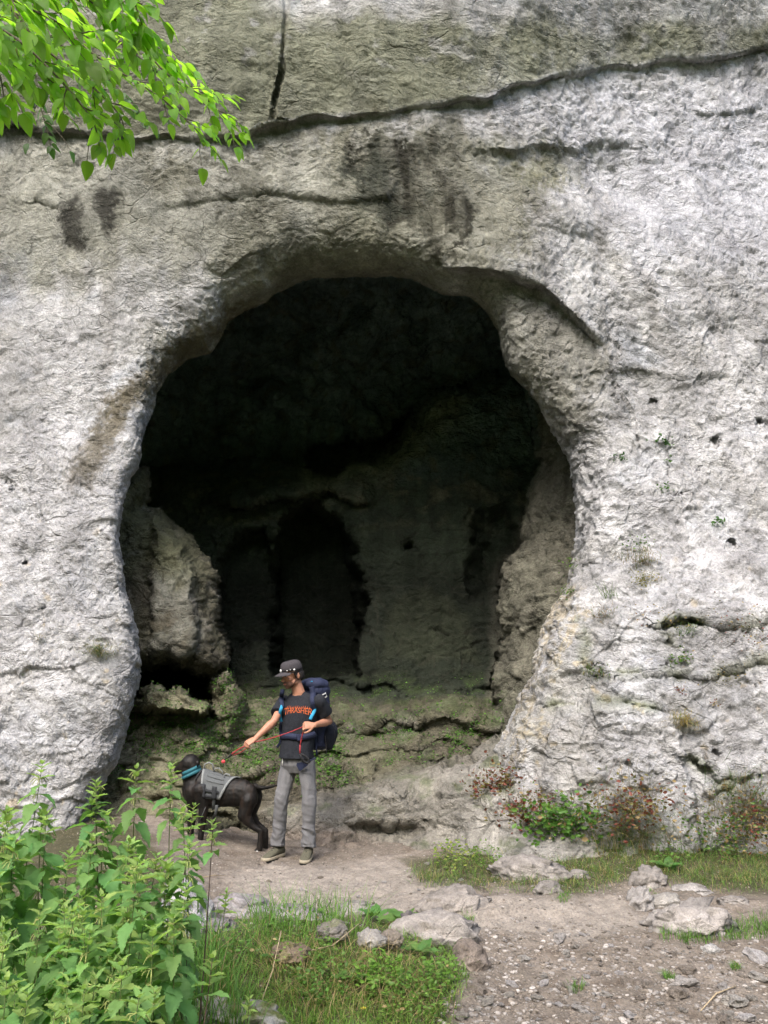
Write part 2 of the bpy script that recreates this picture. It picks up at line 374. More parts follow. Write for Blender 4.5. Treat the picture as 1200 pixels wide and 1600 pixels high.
def cliff_depth(px, py, d, D, Rr):
    Y = cliffY(px, py)
    e = np.clip(1-d/D, 0, 1); Y = Y + Rr*(1-np.sqrt(np.clip(1-e*e, 0, 1)))
    wob = 6*np.sin(px*.055)+5*np.sin(px*.021+1)
    Y = Y + ledge(px, py+wob*.4+2*np.sin(px*.08), MAIN, .10, 200, 2.6)*(.95+.3*np.sin(px*.017+.8))
    dm = xl(px, MAIN)-py; Y = Y - .50*sstep(-40, 190, dm)*(1-.8*sstep(190, 400, dm))
    Y = Y + ledge(px, py, ARCH, .30, 62, 8, 40)
    Y = Y + ledge(px, py, [(690, 226), (800, 238), (850, 226), (900, 236), (940, 222), (1060, 234)], .09, 50, 9, 130)
    Y = Y + .16*np.exp(-(((px-900)/120)**2+((py-262)/42)**2))
    s9 = 10*np.sin(px*.03+py*.02)+poly_sd(px, py, [(800, 305), (860, 338), (925, 372), (985, 440), (1030, 520), (1120, 720), (1300, 900), (2600, 900), (2600, -900), (1500, -600), (900, -300), (760, 100)]); Y = Y - .09*sstep(-14, 16, s9)*np.exp(-np.clip(s9, 0, 999)/75)
    Y = Y + ledge(px, py, [(-400, 440), (80, 420), (200, 440), (300, 415), (420, 400), (600, 390)], .08, 90, 30, 200)
    Y = Y + ledge(px, py, [(860, 590), (980, 575), (1060, 590), (1180, 585)], .07, 30, 8, 90)
    Y = Y + ledge(px, py, [(1070, 175), (1110, 180), (1200, 170)], .08, 30, 5, 30) + ledge(px, py, [(200, 330), (420, 300), (530, 315), (700, 300)], .07, 40, 8, 120)
    # the right buttress: its foot bulges out below the long diagonal shoulder
    sh = poly_sd(px, py, [(842, 1030), (880, 960), (930, 890), (1010, 860), (1300, 850), (1300, 1500), (720, 1500), (760, 1215), (800, 1120)])
    Y = Y - .14*sstep(-30, 90, sh) - .16*sstep(-6, 22, sh+6*np.sin(py*.05)+4*np.sin(py*.13))
    Y = Y - .10*sstep(-4, 4, poly_sd(px, py, [(880, 1110), (1000, 1100), (1060, 1135), (1090, 1300), (1080, 1500), (860, 1500), (850, 1200)]))
    for pts, w, a in cracks:
        q = line_d(px, py, pts); Y = Y + a*np.exp(-(q/w)**2)
        yl = xl(px, pts); Y = Y - a*.35*np.exp(-(q/26)**2)*(py < yl)
    for cx, cy, r, a in pits: Y = Y + a*1.3*np.exp(-(((px-cx+2*np.sin(py*.9))/(r*.75))**2+((py-cy)/(r*.75))**2)**1.5)
    return Y
nT = 300; tt = np.linspace(0, 1, nT)**1.12
sA = np.linspace(0, 1, NS)
Dk = herm([0, .12, .22, .30, .42, .5, .62, .72, .82, .9, 1], np.array([45, 40, 34, 110, 105, 80, 70, 105, 75, 60, 50.]), sA)
Rk = herm([0, .12, .22, .30, .42, .5, .62, .72, .82, .9, 1], np.array([.45, .4, .35, .9, .95, .85, .7, 1.0, .8, .6, .5]), sA)
wS = np.exp(-tt/.05)[:, None, None]
base2 = ci[None]*wS + ci_s[None]*(1-wS)
pp = base2*(1-tt)[:, None, None] + co[None]*tt[:, None, None]
ctr = np.array([600., 700.])
ext = 1+np.linspace(0, 1, 36)[1:]**1.4*1.1
pe = ctr + (co-ctr)[None]*ext[:, None, None]
pp = np.concatenate([pp, pe]); px, py = pp[..., 0], pp[..., 1]
dd = np.hypot(px-ci[None, :, 0], py-ci[None, :, 1])
Yc = cliff_depth(px, py, dd, Dk[None], Rk[None])
# the passage behind the lip
nI = 46; kk = np.linspace(0, 1, nI+1)[1:]
tn = np.gradient(ci_s, axis=0); nn = np.stack([tn[:, 1], -tn[:, 0]], 1); nn /= np.linalg.norm(nn, axis=1, keepdims=True)
if ((co-ci)*nn).sum() < 0: nn = -nn
for a in (0, 1): nn[:, a] = np.convolve(np.pad(nn[:, a], 30, 'edge'), np.ones(61)/61, 'valid')
pI = ci[None]*np.exp(-kk/.1)[:, None, None]+ci_s[None]*(1-np.exp(-kk/.1))[:, None, None] + nn[None]*(kk**1.2*115)[:, None, None]
YI = Yc[0][None] + kk[:, None]**1.1*9.0
pxa = np.concatenate([pI[::-1, :, 0], px]); pya = np.concatenate([pI[::-1, :, 1], py]); Ya = np.concatenate([YI[::-1], Yc])
V = P(pxa, pya, Ya); N = gnormals(V)
if (N[nI+50:, :, 1].mean()) > 0: N = -N
smooth_zone = 1-.55*sstep(.0, 1, poly_sd(pxa, pya, [(-60, 240), (1300, 240), (1300, 420), (700, 420), (430, 430), (180, 560), (-60, 560)])/120)
near = sstep(0, 40, np.concatenate([np.zeros((nI, NS)), dd]))*.5+.5
lower = sstep(700, 1000, pya)
q = V*np.array([1, 1, 1.0])
w3 = np.stack([perlin(V*1.6, 3), perlin(V*1.6, 4), perlin(V*1.6, 5)], -1)*.35; upw0 = sstep(-3, 9, xl(pxa, MAIN)-pya)
fL, _ = facets((V+w3*1.2)*np.array([.9, .9, 1.1]), 19, 1.2)
D0 = (.13*fbm(V*.75, 3, 11) + .03*fL*(1-.8*upw0)*(.4+.6*sstep(700, 950, pxa)))*near
fa, fe = facets((V+w3)*np.array([2.6, 2.6, 3.6]), 21)
fb, _ = facets((V+w3*.6)*np.array([7., 7., 11.]) + V[..., :1]*2.0, 22)
fc, _ = facets((V+w3*.5)*np.array([11., 11., 19.]) + V[..., 2:]*np.array([3., 0, 0]), 25)
D1 = .026*fa*(.5+.8*lower) + (.015+.013*sstep(700, 900, pxa))*fb + .009*fc
D2 = (.028+.03*sstep(750, 950, pxa))*ridged(V*np.array([2.4, 2.4, 2.0])+V[..., 2:]*np.array([1.2, 0, 0]), 3, 31)*(.7+.5*lower)+.03*fbm(V*2.6,3,32) + .02*fbm(V*9, 4, 41, .6)
upw = sstep(-3, 9, xl(pxa, MAIN)-pya)
D2 = D2 + upw*.035*ridged(V*1.7*np.array([1, 1, 2.2]), 3, 77)
V = V + N*(D0 + (D1+D2)*smooth_zone*(1-.45*upw0))[..., None]*np.clip(near+.35, 0, 1)[..., None]
# colour (weathering, algae, seepage stains, moss, plus overhang shade painted over slab and arch)
W = V.copy(); big = fbm(W*.9, 4, 51); med = fbm(W*3.2, 4, 52); fin = fbm(W*11, 3, 53)
C = np.empty(V.shape); C[:] = (.345, .345, .345)
def mixc(C, col_, m): return C*(1-m[..., None]) + np.asarray(col_)*m[..., None]
C = mixc(C, (.27, .265, .235), sstep(.0, .5, big)*.6); C = mixc(C, (.33, .35, .38), sstep(.1, .5, fbm(W*1.4+20, 3, 58))*.6)
C = mixc(C, (.53, .53, .54), sstep(.05, .45, med)*.45)
fi2 = fbm(W*26, 2, 57); wx, wy = pxa+46*med+34*fin+22*fi2, pya+60*fbm(W*3.2*np.array([1, 1, .5])+9, 3, 54)+30*fin+22*fi2
wetv = np.clip(fbm(W*np.array([2.2, 2.2, .35]), 3, 61), 0, 1)
C = mixc(C, (.24, .23, .21), sstep(.2, .55, wetv)*.45)
nx, ny = pxa+14*med+12*fin+10*fi2, pya+14*fbm(W*4+3, 3, 64)+14*fin+10*fi2
def blobn(poly, soft=10): return sstep(-soft, soft, poly_sd(nx, ny, poly))
def blob(poly, soft=30): return sstep(-soft, soft, poly_sd(wx, wy, poly))
topb = sstep(60, 15, pya+30*med+30*big)*sstep(380, 470, pxa); C = mixc(C, (.165, .17, .125), upw*np.clip(.97+.3*big, 0, 1)*(1-.85*topb)); C = mixc(C, (.33, .33, .33), upw*sstep(.25, .5, med)*sstep(150, 60, pya)*.6)  # slab: olive algae, darkened further with painted overhang shade
C = mixc(C, (.20, .20, .155), blob([(-60, 190), (540, 200), (560, 400), (400, 440), (250, 420), (-60, 440)], 60)*.75)  # upper left below the ledge: part algae, part painted shade
C = mixc(C, (.135, .133, .092), blob([(500, 190), (700, 185), (840, 250), (850, 330), (800, 420), (700, 440), (420, 450), (380, 420), (520, 360)], 40)*.8)  # arch surround: algae tone with overhang shade painted in
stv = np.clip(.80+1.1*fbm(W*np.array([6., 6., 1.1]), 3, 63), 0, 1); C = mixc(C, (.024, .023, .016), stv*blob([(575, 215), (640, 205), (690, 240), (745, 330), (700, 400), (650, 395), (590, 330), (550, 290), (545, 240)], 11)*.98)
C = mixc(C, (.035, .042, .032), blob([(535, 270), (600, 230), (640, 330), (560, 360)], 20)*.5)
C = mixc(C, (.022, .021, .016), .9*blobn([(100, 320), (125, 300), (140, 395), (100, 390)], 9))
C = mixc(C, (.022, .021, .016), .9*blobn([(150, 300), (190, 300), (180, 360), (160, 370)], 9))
C = mixc(C, (.06, .058, .04), blob([(385, 210), (415, 210), (425, 330), (400, 420), (350, 420), (370, 330)], 14)*.6)
C = mixc(C, (.10, .095, .065), blob([(225, 250), (320, 245), (300, 280), (350, 300), (240, 290)], 14)*.55)
C = mixc(C, (.085, .072, .048), blobn([(110, 750), (150, 660), (165, 620), (215, 590), (300, 520), (400, 465), (410, 480), (320, 545), (240, 600), (195, 640), (160, 720), (135, 755)], 12)*.8)
C = mixc(C, (.20, .198, .15), blob([(250, 560), (430, 430), (640, 420), (640, 440), (440, 470), (350, 540), (270, 600)], 25)*.6)
C = mixc(C, (.14, .135, .10), blob([(740, 420), (830, 440), (950, 540), (930, 640), (900, 700), (850, 640), (780, 540)], 30)*.6)
C = mixc(C, (.17, .17, .11), blob([(860, 225), (1000, 232), (950, 250), (880, 290), (840, 300), (800, 260)], 16)*.75)
C = mixc(C, (.33, .27, .15), blob([(855, 960), (885, 920), (905, 930), (870, 1010), (850, 1080), (820, 1180), (790, 1200), (840, 1060)], 14)*.6)
C = mixc(C, (.30, .29, .27), blob([(860, 1130), (900, 1110), (940, 1180), (950, 1300), (900, 1400), (850, 1300)], 20)*.6)
C = mixc(C, (.43, .437, .475), blob([(780, 160), (1000, 130), (1260, 100), (1260, 420), (1000, 400), (860, 210)], 60)*.7)
C = mixc(C, (.40, .40, .41), blob([(-60, 700), (120, 620), (200, 760), (200, 1100), (150, 1200), (-60, 1200)], 50)*.55)
C = mixc(C, (.40, .40, .41), blob([(930, 700), (1260, 600), (1260, 1300), (980, 1280), (950, 1000)], 60)*.5)
orange = sstep(.42, .6, fbm(W*5.5, 3, 66)); C = mixc(C, (.46, .37, .22), orange*lower*.5)
for pts, w, a in cracks[:7]+cracks[8:9]:
    C = mixc(C, (.10, .12, .035), np.exp(-(line_d(pxa, pya+2, pts)/9)**2)*.7*sstep(-.1, .3, med+.2))
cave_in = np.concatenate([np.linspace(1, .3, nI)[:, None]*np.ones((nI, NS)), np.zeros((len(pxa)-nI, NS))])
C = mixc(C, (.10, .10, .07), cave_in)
C = mixc(C, (.21, .21, .165), np.exp(-np.concatenate([np.zeros((nI, NS)), dd])/45)*(pya < 640)*.55)
C = mixc(C, (.11, .095, .062), blobn([(105, 755), (130, 690), (150, 640), (205, 592), (290, 525), (390, 468), (408, 482), (325, 545), (250, 600), (200, 645), (165, 715), (138, 760)], 16)*.7)
M_cliff = rock_mat('pale_limestone', 1.0, .55, 1.0)
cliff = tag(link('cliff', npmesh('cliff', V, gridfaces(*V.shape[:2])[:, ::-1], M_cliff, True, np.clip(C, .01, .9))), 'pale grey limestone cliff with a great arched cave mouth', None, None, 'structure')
cliffP = (pxa, pya, V, N)
def cliff_at(x, y, out=.0):
    """a point on the cliff seen at photo pixel x, y"""
    A, B, VV, NN = cliffP; qx, qy = proj(VV[nI:]); k = np.argmin((qx-x)**2+(qy-y)**2)
    v = VV[nI:].reshape(-1, 3)[k]; n = NN[nI:].reshape(-1, 3)[k]; return Vector(v+n*out), Vector(n)

# ================================================================= THE CAVE INSIDE
gx = np.arange(50, 1040, 2.4); gy = np.arange(288, 1424, 2.4); px, py = np.meshgrid(gx, gy)
np_ = np.stack([px*.004, py*.004, px*0], -1); wn1 = 14*fbm(np_*4, 3, 71); wn2 = 14*fbm(np_*4+5, 3, 72)
qx, qy = px+wn1, py+wn2
floorY = herm([950, 1000, 1035, 1050, 1075, 1098, 1106, 1150, 1180, 1210, 1260, 1300, 1430], np.array([18., 15.4, 14.2, 12.9, 11.6, 10.9, 10.1, 9.55, 9.25, 9.0, 8.75, 8.5, 8.4]), np.clip(qy+6*np.sin(qx*.03), 951, 1429).ravel()).reshape(px.shape)
floorY = floorY - .42*sstep(400, 300, qx)*sstep(1060, 1110, qy)
edge = np.maximum(np.abs((px-550)/430), np.clip((760-py)/400, 0, 2))
back = 15.6 - 3.9*np.clip(edge, 0, 1.1)**3
back = back + 1.3*fbm(np_*2.2, 3, 73)
Y = np.minimum(back, np.where(qy > 951, floorY, 99))
def feat(Y, poly, Y0, D, Rr, slope=0, cy=0):
    s = poly_sd(qx, qy, poly); e = np.clip(1-s/D, 0, 1); f = Y0+slope*(cy-qy)/100+Rr*(1-np.sqrt(1-e*e))
    return np.where(s > 0, np.minimum(Y, f), Y)
Y = feat(Y, [(60, 735), (220, 733), (300, 722), (400, 720), (480, 738), (540, 736), (600, 702), (640, 655), (680, 620), (720, 600), (780, 585), (1020, 560), (1020, 1424), (60, 1424)], 12.3, 60, 1.3, .45, 900)
# openings in the inner wall
hn = 9*fbm(np_*11, 3, 74)
for pl, dep, sf in (([(430, 1060), (426, 900), (431, 850), (446, 812), (474, 790), (506, 795), (534, 825), (556, 866), (562, 900), (566, 950), (560, 1060)], 1.7, 9), ([(343, 1010), (341, 900), (352, 862), (380, 832), (418, 824), (430, 900), (430, 1010)], .75, 9),
    ([(476, 722), (492, 694), (540, 682), (598, 690), (640, 644), (648, 655), (622, 696), (584, 724), (530, 742), (488, 740)], 2.2, 6), ([(738, 830), (760, 800), (790, 800), (800, 860), (780, 940), (745, 930)], .5, 16), ([(628, 858), (645, 853), (656, 862), (648, 872), (632, 870)], .35, 5)):
    Y = Y + dep*sstep(-sf, sf, poly_sd(qx, qy, pl)+hn)*(qy < 1058)
Y = feat(Y, [(600, 1035), (604, 960), (625, 930), (660, 918), (690, 926), (705, 945), (730, 955), (742, 1000), (740, 1035)], 12.2, 40, .9)
Y = feat(Y, [(640, 1030), (650, 955), (700, 945), (738, 962), (745, 1030)], 11.9, 30, .7)
# inner right pillar
Y = feat(Y, [(815, 560), (828, 650), (834, 720), (826, 790), (806, 850), (786, 900), (776, 950), (782, 1000), (776, 1050), (776, 1100), (762, 1160), (760, 1300), (1020, 1300), (1020, 560)], 10.0, 95, 1.2, .35, 900)
Y = Y + .22*np.exp(-(((qx-835)/25)**2+((qy-1000)/35)**2))
# inner left boulder with the black gap under it
LB = [(60, 700), (205, 738), (222, 738), (232, 760), (233, 790), (256, 793), (277, 820), (303, 838), (318, 868), (338, 892), (343, 960), (358, 990), (362, 1030), (345, 1048), (330, 1062), (300, 1058), (262, 1042), (236, 1048), (215, 1050), (60, 1050)]
Y = feat(Y, LB, 9.35, 45, .8, .25, 950)
Y = Y - np.where(poly_sd(qx, qy, LB) > 0, .22*sstep(0, 16, poly_sd(qx, qy, [(232, 800), (262, 820), (300, 850), (315, 900), (312, 1000), (290, 1045), (238, 1040), (228, 900)])), 0)
GAP = [(60, 1048), (215, 1046), (262, 1040), (300, 1056), (334, 1066), (330, 1082), (290, 1076), (60, 1080)]
Y = Y + np.where(poly_sd(qx, qy, GAP) > 0, .28*sstep(0, 9, poly_sd(qx, qy, GAP)), 0)
Y = feat(Y, [(215, 1072), (240, 1066), (300, 1078), (328, 1090), (334, 1104), (318, 1118), (280, 1121), (240, 1112), (214, 1100)], 8.75, 14, .35)
Y = feat(Y, [(320, 1060), (350, 1040), (372, 1070), (385, 1120), (360, 1170), (335, 1140)], 9.25, 24, .5)
# ledges across the floor
def shelf(Y, y0, x0, x1, a, L=40):
    d = (y0+8*np.sin(qx*.02+y0)+4*np.sin(qx*.07))-qy; en = sstep(x0-30, x0+20, qx)*(1-sstep(x1-20, x1+30, qx)); return Y - a*sstep(-2, 2, d)*np.exp(-np.maximum(d, 0)/L)*en
for a in ((1135, 560, 800, .09, 30), (1172, 480, 780, .09, 30), (1152, 200, 420, .08, 22), (1185, 190, 380, .08, 22), (1215, 240, 420, .14, 26), (1250, 250, 420, .12, 26), (1280, 270, 430, .1, 20), (1118, 200, 330, .1, 12), (1075, 380, 780, .08, 20), (780, 350, 560, .5, 40)): Y = shelf(Y, *a)
# the low mound that runs out from the right buttress
MO = [(395, 1424), (418, 1268), (470, 1258), (497, 1243), (560, 1226), (640, 1202), (740, 1182), (768, 1165), (805, 1190), (835, 1250), (850, 1330), (860, 1424)] if 0 else [(395, 1424), (418, 1268), (470, 1258), (497, 1243), (560, 1226), (640, 1202), (740, 1182), (790, 1150), (860, 1120), (1020, 1100), (1020, 1424)]
moY = herm([1080, 1200, 1230, 1260, 1300, 1340, 1430], np.array([8.9, 8.55, 8.3, 8.1, 7.95, 7.75, 7.6]), np.clip(qy, 1081, 1429).ravel()).reshape(px.shape)
s = poly_sd(qx, qy, MO); e = np.clip(1-s/30, 0, 1); moY = moY + .5*(1-np.sqrt(1-e*e)) + .35*sstep(560, 420, qx) - .62*sstep(640, 830, qx)*sstep(1150, 1230, qy)
moY = moY + .22*np.exp(-(((qx-600)/62)**2+((qy-1303)/22)**2)**2)
Y = np.where(s > 0, np.minimum(Y, moY), Y)
V2 = P(px, py, Y); N2 = gnormals(V2)
if N2[..., 1].mean() > 0: N2 = -N2
nearf = sstep(15, 9.5, Y)
w3 = np.stack([perlin(V2*1.6, 3), perlin(V2*1.6, 4), perlin(V2*1.6, 5)], -1)*.3
fa, fe = facets((V2+w3)*np.array([2.3, 2.3, 4.0]), 23); fb, fe2 = facets((V2+w3*.5)*np.array([6., 6., 12.]), 24)
lbm = 1-.7*sstep(-5, 10, poly_sd(qx, qy, LB))-.4*sstep(-5, 30, poly_sd(qx, qy, MO)); D = .25*fbm(V2*.7, 3, 12)*(1-nearf) + .06*fa*lbm + .03*fb + .055*ridged(V2*2.1, 3, 33)*lbm + .02*fbm(V2*13, 3, 42) + .10*fbm(V2*1.2, 2, 14)*nearf
D = D - .02*sstep(.08, .0, fe)*nearf
V2 = V2 + N2*D[..., None]*sstep(0, 60, px-45)[..., None]*.9
N3 = gnormals(V2); N3 = -N3 if N3[..., 1].mean() > 0 else N3
med = fbm(V2*3, 4, 55); big = fbm(V2*.9, 3, 56)
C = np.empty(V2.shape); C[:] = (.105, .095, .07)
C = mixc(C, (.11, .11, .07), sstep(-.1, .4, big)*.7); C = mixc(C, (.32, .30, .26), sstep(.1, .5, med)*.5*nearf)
deep = sstep(10.4, 11.5, Y)*(1-sstep(-10, 20, poly_sd(qx, qy, [(770, 900), (830, 780), (840, 620), (1020, 600), (1020, 1200), (760, 1200)]))); C = mixc(C, (.036, .050, .034), deep*.9); C = mixc(C, (.21, .28, .28), deep*sstep(780, 640, qy)*.9)  # cave gloom painted into the deep wall, ceiling lightened to stand for daylight
C = mixc(C, (.13, .125, .08), deep*sstep(0, .4, med)*.6*sstep(860, 780, qy)); C = mixc(C, (.30, .30, .20), deep*np.exp(-(line_d(qx, qy, [(500, 745), (600, 712), (650, 668), (700, 640)])/30)**2)*.8); C = mixc(C, (.014, .017, .012), sstep(850, 920, qy)*(1-sstep(1060, 1110, qy))*sstep(10.6, 11.6, Y)*.85)  # shelf edge coloured as if catching light, low band coloured as if in shade
lit = blob2 = sstep(-14, 14, poly_sd(qx, qy, [(232, 900), (300, 880), (320, 1000), (290, 1040), (238, 1030)])); C = mixc(C, (.20, .20, .17), lit*.7*sstep(-.3, .2, med+.1))  # paler patch painted as the lit face of the left boulder
C = mixc(C, (.10, .11, .06), sstep(-14, 20, poly_sd(qx, qy, LB))*sstep(940, 860, qy)*.6)
C = mixc(C, (.255, .242, .21), sstep(-10, 20, poly_sd(qx, qy, MO))*.85); C = mixc(C, (.34, .33, .31), sstep(-10, 20, poly_sd(qx, qy, MO))*sstep(660, 820, qx)*.8)
C = mixc(C, (.27, .21, .165), sstep(-10, 20, poly_sd(qx, qy, [(420, 1290), (520, 1285), (640, 1330), (640, 1424), (420, 1424)]))*.6)
pil = sstep(-10, 20, poly_sd(qx, qy, [(770, 900), (830, 780), (840, 620), (1020, 600), (1020, 1200), (760, 1200)])); C = mixc(C, (.135, .132, .105), pil*.8)
C = mixc(C, (.20, .19, .125), sstep(440, 330, qx)*sstep(1055, 1090, qy)*(1-sstep(1250, 1290, qy))*.85)  # lighter colour stands in for daylight that the left pillar blocks
# green film where daylight reaches the damp rock
green = sstep(.05, .6, N3[..., 2])*sstep(.0, .35, med+.28)*sstep(1035, 1100, qy)*(1-sstep(1225, 1260, qy))*(1-sstep(-10, 10, poly_sd(qx, qy, MO)))
C = mixc(C, (.045, .07, .018), green*.6*sstep(-.1, .25, med))
C = mixc(C, (.07, .095, .03), sstep(.2, .7, N3[..., 2])*sstep(.1, .4, med)*.6*sstep(-10, 20, poly_sd(qx, qy, MO)))
C = mixc(C, (.030, .035, .022), sstep(-6, 10, poly_sd(qx, qy, [(600, 1035), (604, 960), (625, 930), (660, 918), (700, 935), (738, 960), (745, 1030)]))*.8)
C = mixc(C, (.035, .035, .025), sstep(.06, 0, fe)*.5)
M_cave = rock_mat('damp_rock_painted_shade', .9, .35, 1.2)
link_o = tag(link('cave_wall', npmesh('cave_wall', V2, gridfaces(*V2.shape[:2])[:, ::-1], M_cave, True, np.clip(C, .008, .9))), 'damp rock walls and ledges inside the cave, shade painted into the colour', None, None, 'structure')
caveG = (qx, qy, V2, N3, green)
def cave_at(x, y):
    k = (int(np.clip((y-288)/2.4, 0, V2.shape[0]-1)), int(np.clip((x-50)/2.4, 0, V2.shape[1]-1))); return Vector(V2[k]), Vector(N3[k])

# ================================================================= THE GROUND
def nonuni(parts): return np.concatenate([np.linspace(a, b, n, endpoint=False) for a, b, n in parts])
X1 = np.r_[nonuni([(-600, -60, 8), (-60, -9, 16), (-9, -4.2, 30), (-4.2, 4.4, 420), (4.4, 9, 30), (9, 60, 16)]), np.linspace(60, 600, 9)]
Y1 = np.r_[nonuni([(-600, -60, 8), (-60, -4, 24), (-4, 2, 20), (2, 3.6, 30), (3.6, 9.4, 300), (9.4, 20, 12), (20, 60, 8)]), np.linspace(60, 600, 9)]
def VG_near(y): return sstep(9.4, 8.8, y)*sstep(3.0, 3.8, y)
def ground_z(x, y, detail=True):
    x = np.asarray(x, float); y = np.asarray(y, float)
    p = np.stack([x, y, x*0], -1)
    z = np.zeros(x.shape)
    z = z + .22*sstep(6.2, 8.3, y)*sstep(.3, 1.8, x)                     # grass bank under the right cliff
    z = z + .22*sstep(.3, -1, np.abs(x+2.6)-1.2)*sstep(4.2, 5.0, y)      # bank under the nettles
    z = z + .17*np.exp(-(((x+.42)/.78)**2+((y-4.75)/.62)**2)**1.6)       # tussock in the foreground
    z = z + .05*np.exp(-(((x-1.0)/1.1)**2+((y-6.0)/.35)**2))
    z = z - .05*sstep(5.7, 4.2, y)*sstep(.1, .9, x)
    z = z + .03*fbm(p*.9, 3, 81)
    # unseen slope added behind the camera to block low sky, and its flanks
    r = np.hypot(x, (y+2)*1.0); back_ = sstep(3, -10, y)
    z = z + back_*np.clip(r-7, 0, 60)*.72*(.9+.2*np.sin(x*.07))
    if detail:
        pt = sstep(.15, .45, x - .25*np.sin(y*2))*sstep(5.9, 5.4, y)
        z = z + .010*fbm(p*4, 3, 82)*(1+pt*.6)
        f, fe = facets(p*np.array([2.4, 4.0, 1.0]), 84); rockz = sstep(5.5, 5.75, y+.12*np.sin(x*3))*sstep(6.75, 6.3, y+.1*np.sin(x*4))
        f3, _ = facets(p*np.array([7., 9., 1.])+.5*perlin(p*3, 88)[..., None], 86); z = z + rockz*.035*f + .016*f3*(VG_near(y))
    return z
gx2, gy2 = np.meshgrid(X1, Y1); z = ground_z(gx2, gy2); VG = np.stack([gx2, gy2, z], -1)
gpx, gpy = proj(np.where(VG[..., 1:2] > 1, VG, np.array([0, 5., 0])))
m1 = fbm(VG*1.7, 4, 91); m2 = fbm(VG*7, 3, 92)
C = np.empty(VG.shape); C[:] = (.160, .138, .115)
C = mixc(C, (.23, .20, .17), sstep(-.1, .4, m1)*.6); C = mixc(C, (.09, .068, .05), sstep(.05, .4, m2)*.5)
wxg, wyg = gpx+30*m1+10*m2, gpy+14*m1+8*m2
def gb(poly, s=8): return sstep(-s, s, poly_sd(wxg, wyg, poly))*(VG[..., 1] > 1)
C = mixc(C, (.29, .262, .228), gb([(370, 1360), (620, 1345), (750, 1400), (980, 1400), (1010, 1440), (900, 1470), (740, 1450), (560, 1425), (340, 1430)], 16)*.65)
GRASSZ = [[(640, 1350), (700, 1340), (780, 1290), (1300, 1240), (1300, 1400), (1150, 1395), (1000, 1370), (900, 1392), (780, 1385), (650, 1378)], [(330, 1450), (470, 1425), (640, 1430), (735, 1465), (740, 1500), (690, 1620), (-100, 1700), (-100, 1250), (230, 1290), (300, 1440)]]
gm = np.maximum(gb(GRASSZ[0], 12), gb(GRASSZ[1], 12)); gm = np.maximum(gm, (VG[..., 1] < 3.3)*.8)
gm = np.maximum(gm, sstep(3, 0, VG[..., 1])); C = mixc(C, (.055, .055, .026), gm*.85)
C = mixc(C, (.05, .085, .02), sstep(2.0, -2, VG[..., 1]))  # added slope behind the camera coloured green for its bounce light
t = NT('trodden_earth'); base = t.attr(); w = t.warp(.04, 9)
n2 = t.noise(11, 7, .7, .3, w); n3 = t.noise(60, 5, .75)
c = t.mix(1.0, base, t.rng(n2, .3, .7, .72, 1.28), 'MULTIPLY'); c = t.mix(1.0, c, t.rng(n3, .3, .7, .7, 1.3), 'MULTIPLY')
st = t.vor(42, vec=w); stc = t.vor(42, out='Color', vec=w); sep = t.n('ShaderNodeSeparateColor'); t.l(stc, sep.inputs[0])
peb = t.ma('MULTIPLY', t.rng(st, .33, .25), t.rng(sep.outputs[0], .55, .62)); c = t.mix(t.ma('MULTIPLY', peb, .6), c, t.mix(sep.outputs[1], (.42, .38, .33), (.26, .2, .15)))
t.col(c); t.rough(.95); t.b.inputs['Specular IOR Level'].default_value = .1
h = t.ma('ADD', t.ma('MULTIPLY', t.noise(25, 8, .7), 1.0), t.ma('MULTIPLY', peb, .25)); t.nrm(t.bump(h, .03, .9)); M_earth = t.m
tag(link('ground', npmesh('ground', VG, gridfaces(*VG.shape[:2]), M_earth, True, np.clip(C, .01, .9))), 'trodden earth and stony path in front of the cave', None, None, 'structure')
# ================================================================= THE MAN
YM = 7.5
M_skin = simple('skin', (.36, .175, .11), .55, 40, .12, .0006, .4)
M_shirt = simple('charcoal_cotton', (.020, .022, .027), .95, 90, .25, .0008, .1)
M_trs = simple('grey_trouser_cloth', (.125, .125, .13), .8, 120, .12, .0008, .3)
M_navy = simple('navy_pack_cloth', (.014, .019, .045), .8, 150, .3, .001, .3)
M_navy2 = simple('dark_pack_mesh', (.012, .014, .02), .9, 150, .3, .001, .2)
M_cyan = simple('light_blue_webbing', (.03, .26, .45), .7, 80, .15, .0005)
M_cap = simple('faded_charcoal_cap_cloth', (.050, .046, .050), .9, 90, .25, .0006, .1)
M_hair = simple('near_black_hair', (.012, .009, .007), .6, 200, .5, .003, .4)
M_stub = simple('beard_stubble', (.10, .055, .04), .85, 300, .5, .001, .1)
M_shoe = simple('grey_green_shoe_mesh', (.075, .072, .05), .85, 120, .3, .001)
M_sole = simple('pale_rubber_sole', (.26, .23, .17), .8, 50, .2, .0005)
M_dark = simple('black_rubber', (.012, .012, .013), .7, 60, .2, .0004)
M_grey = simple('silver_grey_webbing', (.42, .44, .44), .7, 100, .15, .0005)
M_white = simple('white_enamel', (.75, .75, .72), .5, 50, .1, 0)
M_orange = simple('orange_print', (.42, .10, .035), .9, 130, .5, 0, .1)
M_eye = simple('eye_white', (.55, .5, .46), .3, 20, .05, 0, .5)
man = empty('person', (PV(459, 1333, YM).x, YM, 0), 'man in dark flat-peaked cap, black printed T-shirt and grey trousers holding a red lead', 'person')
pel = PV(465, 1184, 7.52)
shR, shL = PV(444, 1097, 7.60), PV(499, 1096, 7.43)
elR, wrR = PV(428, 1127, 7.40), PV(399, 1154, 7.30)
elL, wrL = PV(514, 1127, 7.56), PV(491, 1133, 7.27)
hpR, knR, anR = PV(453, 1190, 7.57), PV(440, 1246, 7.47), PV(435, 1316, 7.53)
hpL, knL, anL = PV(479, 1190, 7.49), PV(483, 1246, 7.42), PV(482, 1318, 7.45)
